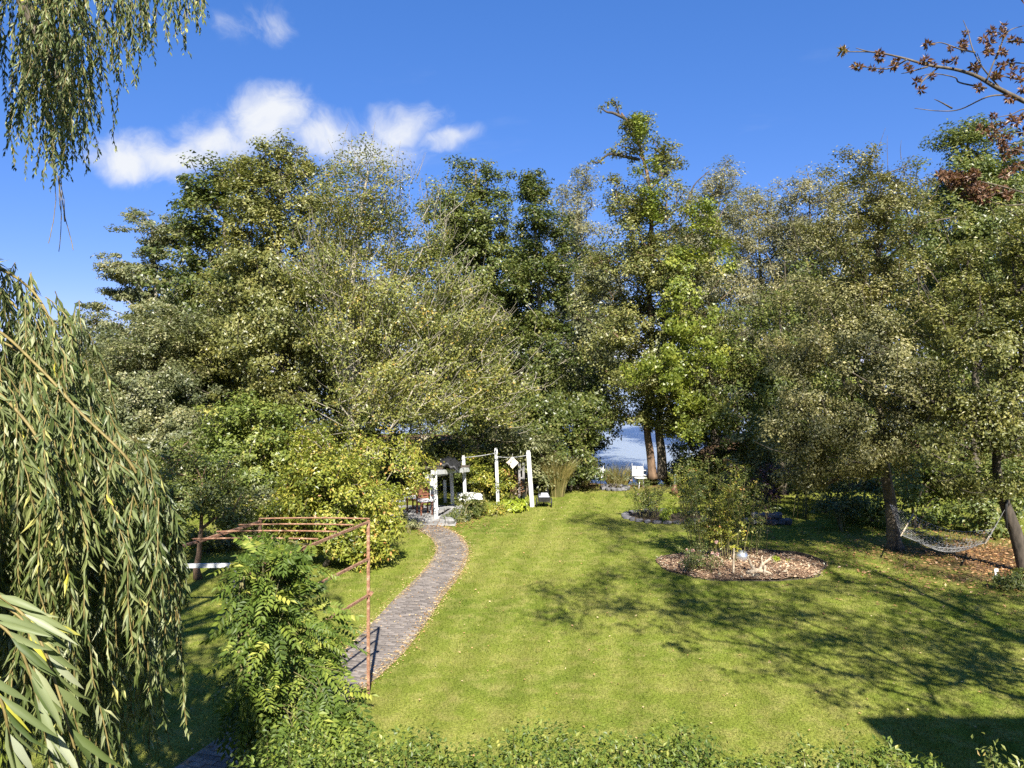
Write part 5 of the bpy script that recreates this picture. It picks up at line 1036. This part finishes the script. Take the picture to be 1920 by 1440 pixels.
# second bed with stone edging behind
b2 = G(1262, 984); v = [[b2[0] + 1.32 * q * math.cos(a), b2[1] + 1.25 + 1.1 * q * math.sin(a), .03 + .05 * (1 - q)] for q in (0.001, 1) for a in np.linspace(0, 2 * math.pi, 25)[:-1]]
bd2 = tag(MB().add(v, [[i, 24 + i, 24 + (i + 1) % 24, (i + 1) % 24] for i in range(24)]).build('rear_flower_bed', SOIL), 'stone-edged flower bed behind the island bed', kind='structure')
for k in range(26):
    a = k / 26 * 2 * math.pi; rock([b2[0] + 1.36 * math.cos(a), b2[1] + 1.25 + 1.14 * math.sin(a), .045], (.30, .20, .13), 360 + k, DARKSTONE, bd2)
rose('loose rose bush with coral blooms at the left of the stone-edged bed', [b2[0] - .7, b2[1] + .9, .04], 18, 1.2, .6, 511, 'rose', 6, group='roses of the stone-edged bed')
shrub('yellow_shrub', 'small yellow-green shrub at the front of the stone-edged bed', [b2[0] + .05, b2[1] + .7, .04], [(1266, 955, 22, 18, 25.4), (1250, 965, 16, 12, 25.2)], 'lime', 512, cr=.16, lpc=36, L=.07, W=.04, stem_r=.007)
rose('pale rose bush at the right of the stone-edged bed', [b2[0] + .75, b2[1] + 1.2, .04], 16, 1.6, .55, 513, 'magnolia', 0, group='roses of the stone-edged bed')
shrub('smoke_bush', 'purple-leaved bush behind the sapling right of the roses', gb(1445, 27), [(1440, 900, 34, 24, 27), (1470, 885, 26, 18, 27), (1450, 925, 24, 14, 26.8)], 'purple', 514, cr=.22, lpc=45, L=.08, W=.05, gap=.1)
shrub('grey_bush', 'loose grey-green bush between the roses and the purple bush', gb(1405, 26.5), [(1400, 900, 30, 28, 26.5), (1390, 935, 28, 18, 26.3), (1420, 945, 22, 14, 26.2)], 'rose', 515, cr=.22, lpc=40, L=.08, W=.045, gap=.08)
shrub('sunlit_perennial', 'yellow-green upright perennial in the sun far right of the purple bush', gb(1505, 26), [(1500, 905, 18, 22, 26), (1512, 890, 10, 22, 26)], 'bright', 516, cr=.16, lpc=26, L=.12, W=.03, droop=-.5)
shrub('shade_bush', 'dark low bush in the shade left of the hammock trunk', gb(1580, 24), [(1580, 945, 45, 20, 24), (1545, 935, 30, 18, 24.5)], 'dark', 517, cr=.22, lpc=45, L=.08, W=.05)
e = empty('low_stone_wall', G(1440, 985), 'low dark stone wall stub in shade right of the roses', 'wall'); b = G(1440, 985)
for k in range(7):
    for j in range(2 if k in (1, 2, 3, 4) else 1): rock(b + [(k - 3) * .23 + .1 * j, .1, .11 + .19 * j], (.30, .3, .22), 380 + 2 * k + j, DARKSTONE, e)
shrub('corner_plant', 'leafy green plant clump low at the right edge of the lawn', G(1895, 1105), [(1895, 1092, 30, 14, 17.6), (1915, 1080, 16, 14, 17.8)], 'mid', 518, cr=.15, lpc=40, L=.08, W=.04, stem_r=.007)
e = empty('plant_label', G(1867, 1082), 'tiny white plant marker at the right edge of the lawn', 'marker'); b = G(1867, 1082); MB().box(b + [0, 0, .10], (.045, .012, .2)).build('stake', WHITECLEAN, e); MB().box(b + [.01, -.008, .17], (.09, .006, .07)).build('tag', WHITECLEAN, e)

# ---------------------------------------------------------------- hammock between the two trees
ha = P(1668, 945, hb[1] - .3); hbk = P(1886, 952, hb2[1] - .1)
ham = empty('hammock', (ha + hbk) / 2 * [1, 1, 0], 'white net hammock slung between the two trees on the right', 'hammock')
q0n, q0f = P(1690, 1003, 19.7), P(1711, 966, 20.9); q1n, q1f = P(1848, 1018, 18.9), P(1862, 992, 20.0)
def hsurf(u, v):
    a = q0n + (q1n - q0n) * u; b = q0f + (q1f - q0f) * u; p = a + (b - a) * v; p = p.copy(); p[2] -= .30 * math.sin(math.pi * u) * (1 - .25 * (2 * v - 1) ** 2) + .16 * (1 - (2 * v - 1) ** 2) * (.35 + math.sin(math.pi * u)); return p
net = MB(); NV, NU = 12, 20
for j in range(NV + 1): net.tube([hsurf(u, j / NV) for u in np.linspace(0, 1, 15)], .0035 if 0 < j < NV else .008, 4, caps=False)
for i in range(NU + 1):
    for sgn in (1, -1): net.tube([hsurf(np.clip((i + sgn * 3 * (v - .5)) / NU, 0, 1), v) for v in np.linspace(0, 1, 9)], .003, 4, caps=False)
net.build('net', ROPE, ham)
MB().tube([q0n + (q0n - q0f) * .05, q0f - (q0n - q0f) * .05], .018, 8).build('spreader_bar', DRIFT, ham); MB().tube([q1n + (q1n - q1f) * .05, q1f - (q1n - q1f) * .05], .018, 8).build('spreader_bar', DRIFT, ham)
cd = MB()
for j in range(NV + 1):
    cd.tube([hsurf(0, j / NV), ha], .004, 3, caps=False); cd.tube([hsurf(1, j / NV), hbk], .004, 3, caps=False)
cd.build('suspension_cords', ROPE, ham)
MB().tube([hbk + [-.03, -.1, .25], hbk, hbk + [.01, -.02, -.5]], .03, 6).build('strap', BLACKMETAL, ham)
MB().tube([ha + [0, 0, .03], ha + [-.02, .3, .05]], .02, 6).build('strap', BLACKMETAL, ham)

# ---------------------------------------------------------------- house behind the viewer: only its shadow is seen, lower right
HB = 8.2
hs = empty('house', (3.0, -5.0, 0), 'house at the viewer\'s back casting the sharp shadow in the lower right corner', 'house')
MB().box((.15, -4.6, 2.75), (12.2, 7.6, 5.5)).build('wall', RENDERWALL, hs); MB().box((10.3, -3.7, 4.6), (8.0, 8.6, 9.2)).build('wing_wall', RENDERWALL, hs)
m = MB(); m.add([[-6.2, -.75, 5.5], [6.25, -.75, 5.5], [6.25, -8.5, 5.5], [-6.2, -8.5, 5.5], [-6.2, -4.6, 8.2], [6.25, -4.6, 8.2]], [[0, 1, 5, 4], [2, 3, 4, 5]]); m.add([[-6.2, -.75, 5.5], [-6.2, -4.6, 8.2], [-6.2, -8.5, 5.5]], [[0, 1, 2]]); m.build('roof', ROOFTILE, hs)
MB().box((-5.6, -4.6, HB / 2 - .01), (7.4, 7.7, HB)).build('shading_bay_wall', RENDERWALL, hs); MB().box((-5.6, -4.6, HB + .05), (7.5, 7.8, .1)).build('flat_roof', GREYWOOD, hs)  # unseen tall bay, added to throw shade on the lower willow curtain
MB().box((10.3, -3.7, 9.28), (8.1, 8.7, .12)).build('flat_roof', GREYWOOD, hs)
for x in (-4.2, -1.6, 2.2, 4.6):
    w = MB().box((x, -.79, 1.6), (1.3, .06, 1.5)).build('window', WHITECLEAN, hs); MB().box((x, -.75, 1.6), (1.1, .04, 1.3)).build('pane', GLASS, w)

# ---------------------------------------------------------------- grass blades, fallen leaves
r = np.random.default_rng(91)
def wedge(n, d0, d1, margin=.71):
    d = np.sqrt(r.uniform(d0 ** 2, d1 ** 2, n)); x = r.uniform(-margin, margin, n) * d; return np.stack([x, d], 1)
def lawn_ok(p):
    ok = path_dist(p) > pw(p[:, 1]) + .02 + r.normal(0, .04, len(p))
    ok &= ((p[:, 0] - bc[0]) / (brx + .05)) ** 2 + ((p[:, 1] - bc[1]) / (bry + .05)) ** 2 > 1
    ok &= ((p[:, 0] - b2[0]) / 1.6) ** 2 + ((p[:, 1] - b2[1] - 1.25) / 1.25) ** 2 > 1
    ok &= ~((p[:, 0] > -6.6) & (p[:, 0] < -1.6) & (p[:, 1] > 24.6) & (p[:, 1] < 28.5))
    dl = np.hypot(p[:, 0] - 13.2, p[:, 1] - 20.2); ok &= r.random(len(p)) < np.clip((dl - 1.8) / 2.5, .12, 1)
    return ok
gm = MB()
for n, d0, d1, hgt, wd in [(115000, 8.2, 13.5, .045, .0075), (90000, 13.5, 19, .05, .012), (60000, 19, 27, .055, .02), (30000, 27, 34, .07, .03)]:
    p = wedge(n, d0, d1); p = p[lawn_ok(p)]; k = len(p)
    tone = np.array([noise.noise(Vector((q[0] * 2.2, q[1] * 2.2, 3))) for q in p]) if False else 0
    gm.leaves(np.stack([p[:, 0], p[:, 1], np.zeros(k)], 1), np.array([0, 0, 1.]) + r.normal(0, .42, (k, 3)), r.normal(0, 1, (k, 3)), hgt * r.uniform(.5, 1.3, k), np.full(k, wd), np.clip(r.normal(.5, .25, k), 0, 1), 'blade')
tag(gm.build('lawn_grass', BLADE), 'short mown grass blades of the lawn', 'grass', kind='stuff')
lt = MB()
def scatter(p, L, W, tone):
    k = len(p); lt.leaves(np.stack([p[:, 0], p[:, 1], r.uniform(.02, .05, k)], 1), r.normal(0, 1, (k, 3)) * [1, 1, .15], np.array([0, 0, 1.]) + r.normal(0, .3, (k, 3)), L * r.uniform(.6, 1.3, k), W * r.uniform(.7, 1.2, k), np.clip(r.normal(tone, .22, k), 0, 1))
p = np.stack([r.normal(13.0, 2.1, 6000), r.normal(20.2, 2.0, 6000)], 1); scatter(p, .09, .05, .45)
s_ = r.uniform(PS[-1] * .22, PS[-1] * .98, 4200); pp = np.array([path_at(s)[0] + path_at(s)[2] * (random.choice((-1, 1, 1)) * (pw(path_at(s)[0][1]) + random.gauss(.0, .095))) for s in s_]); scatter(pp, .05, .016, .88)
s_ = r.uniform(PS[-1] * .2, PS[-1] * .98, 900); pp = np.array([path_at(s)[0] + path_at(s)[2] * random.uniform(-PW, PW) for s in s_]); scatter(pp, .05, .022, .7)
scatter(wedge(1500, 9.5, 33), .05, .032, .8); p = np.stack([r.normal(-2.6, 1.0, 900), r.normal(25, .7, 900)], 1); scatter(p, .07, .045, .4)
tag(lt.build('fallen_leaves', LM['litter']), 'dry fallen leaves scattered under the trees and along the path', 'leaves', kind='stuff')
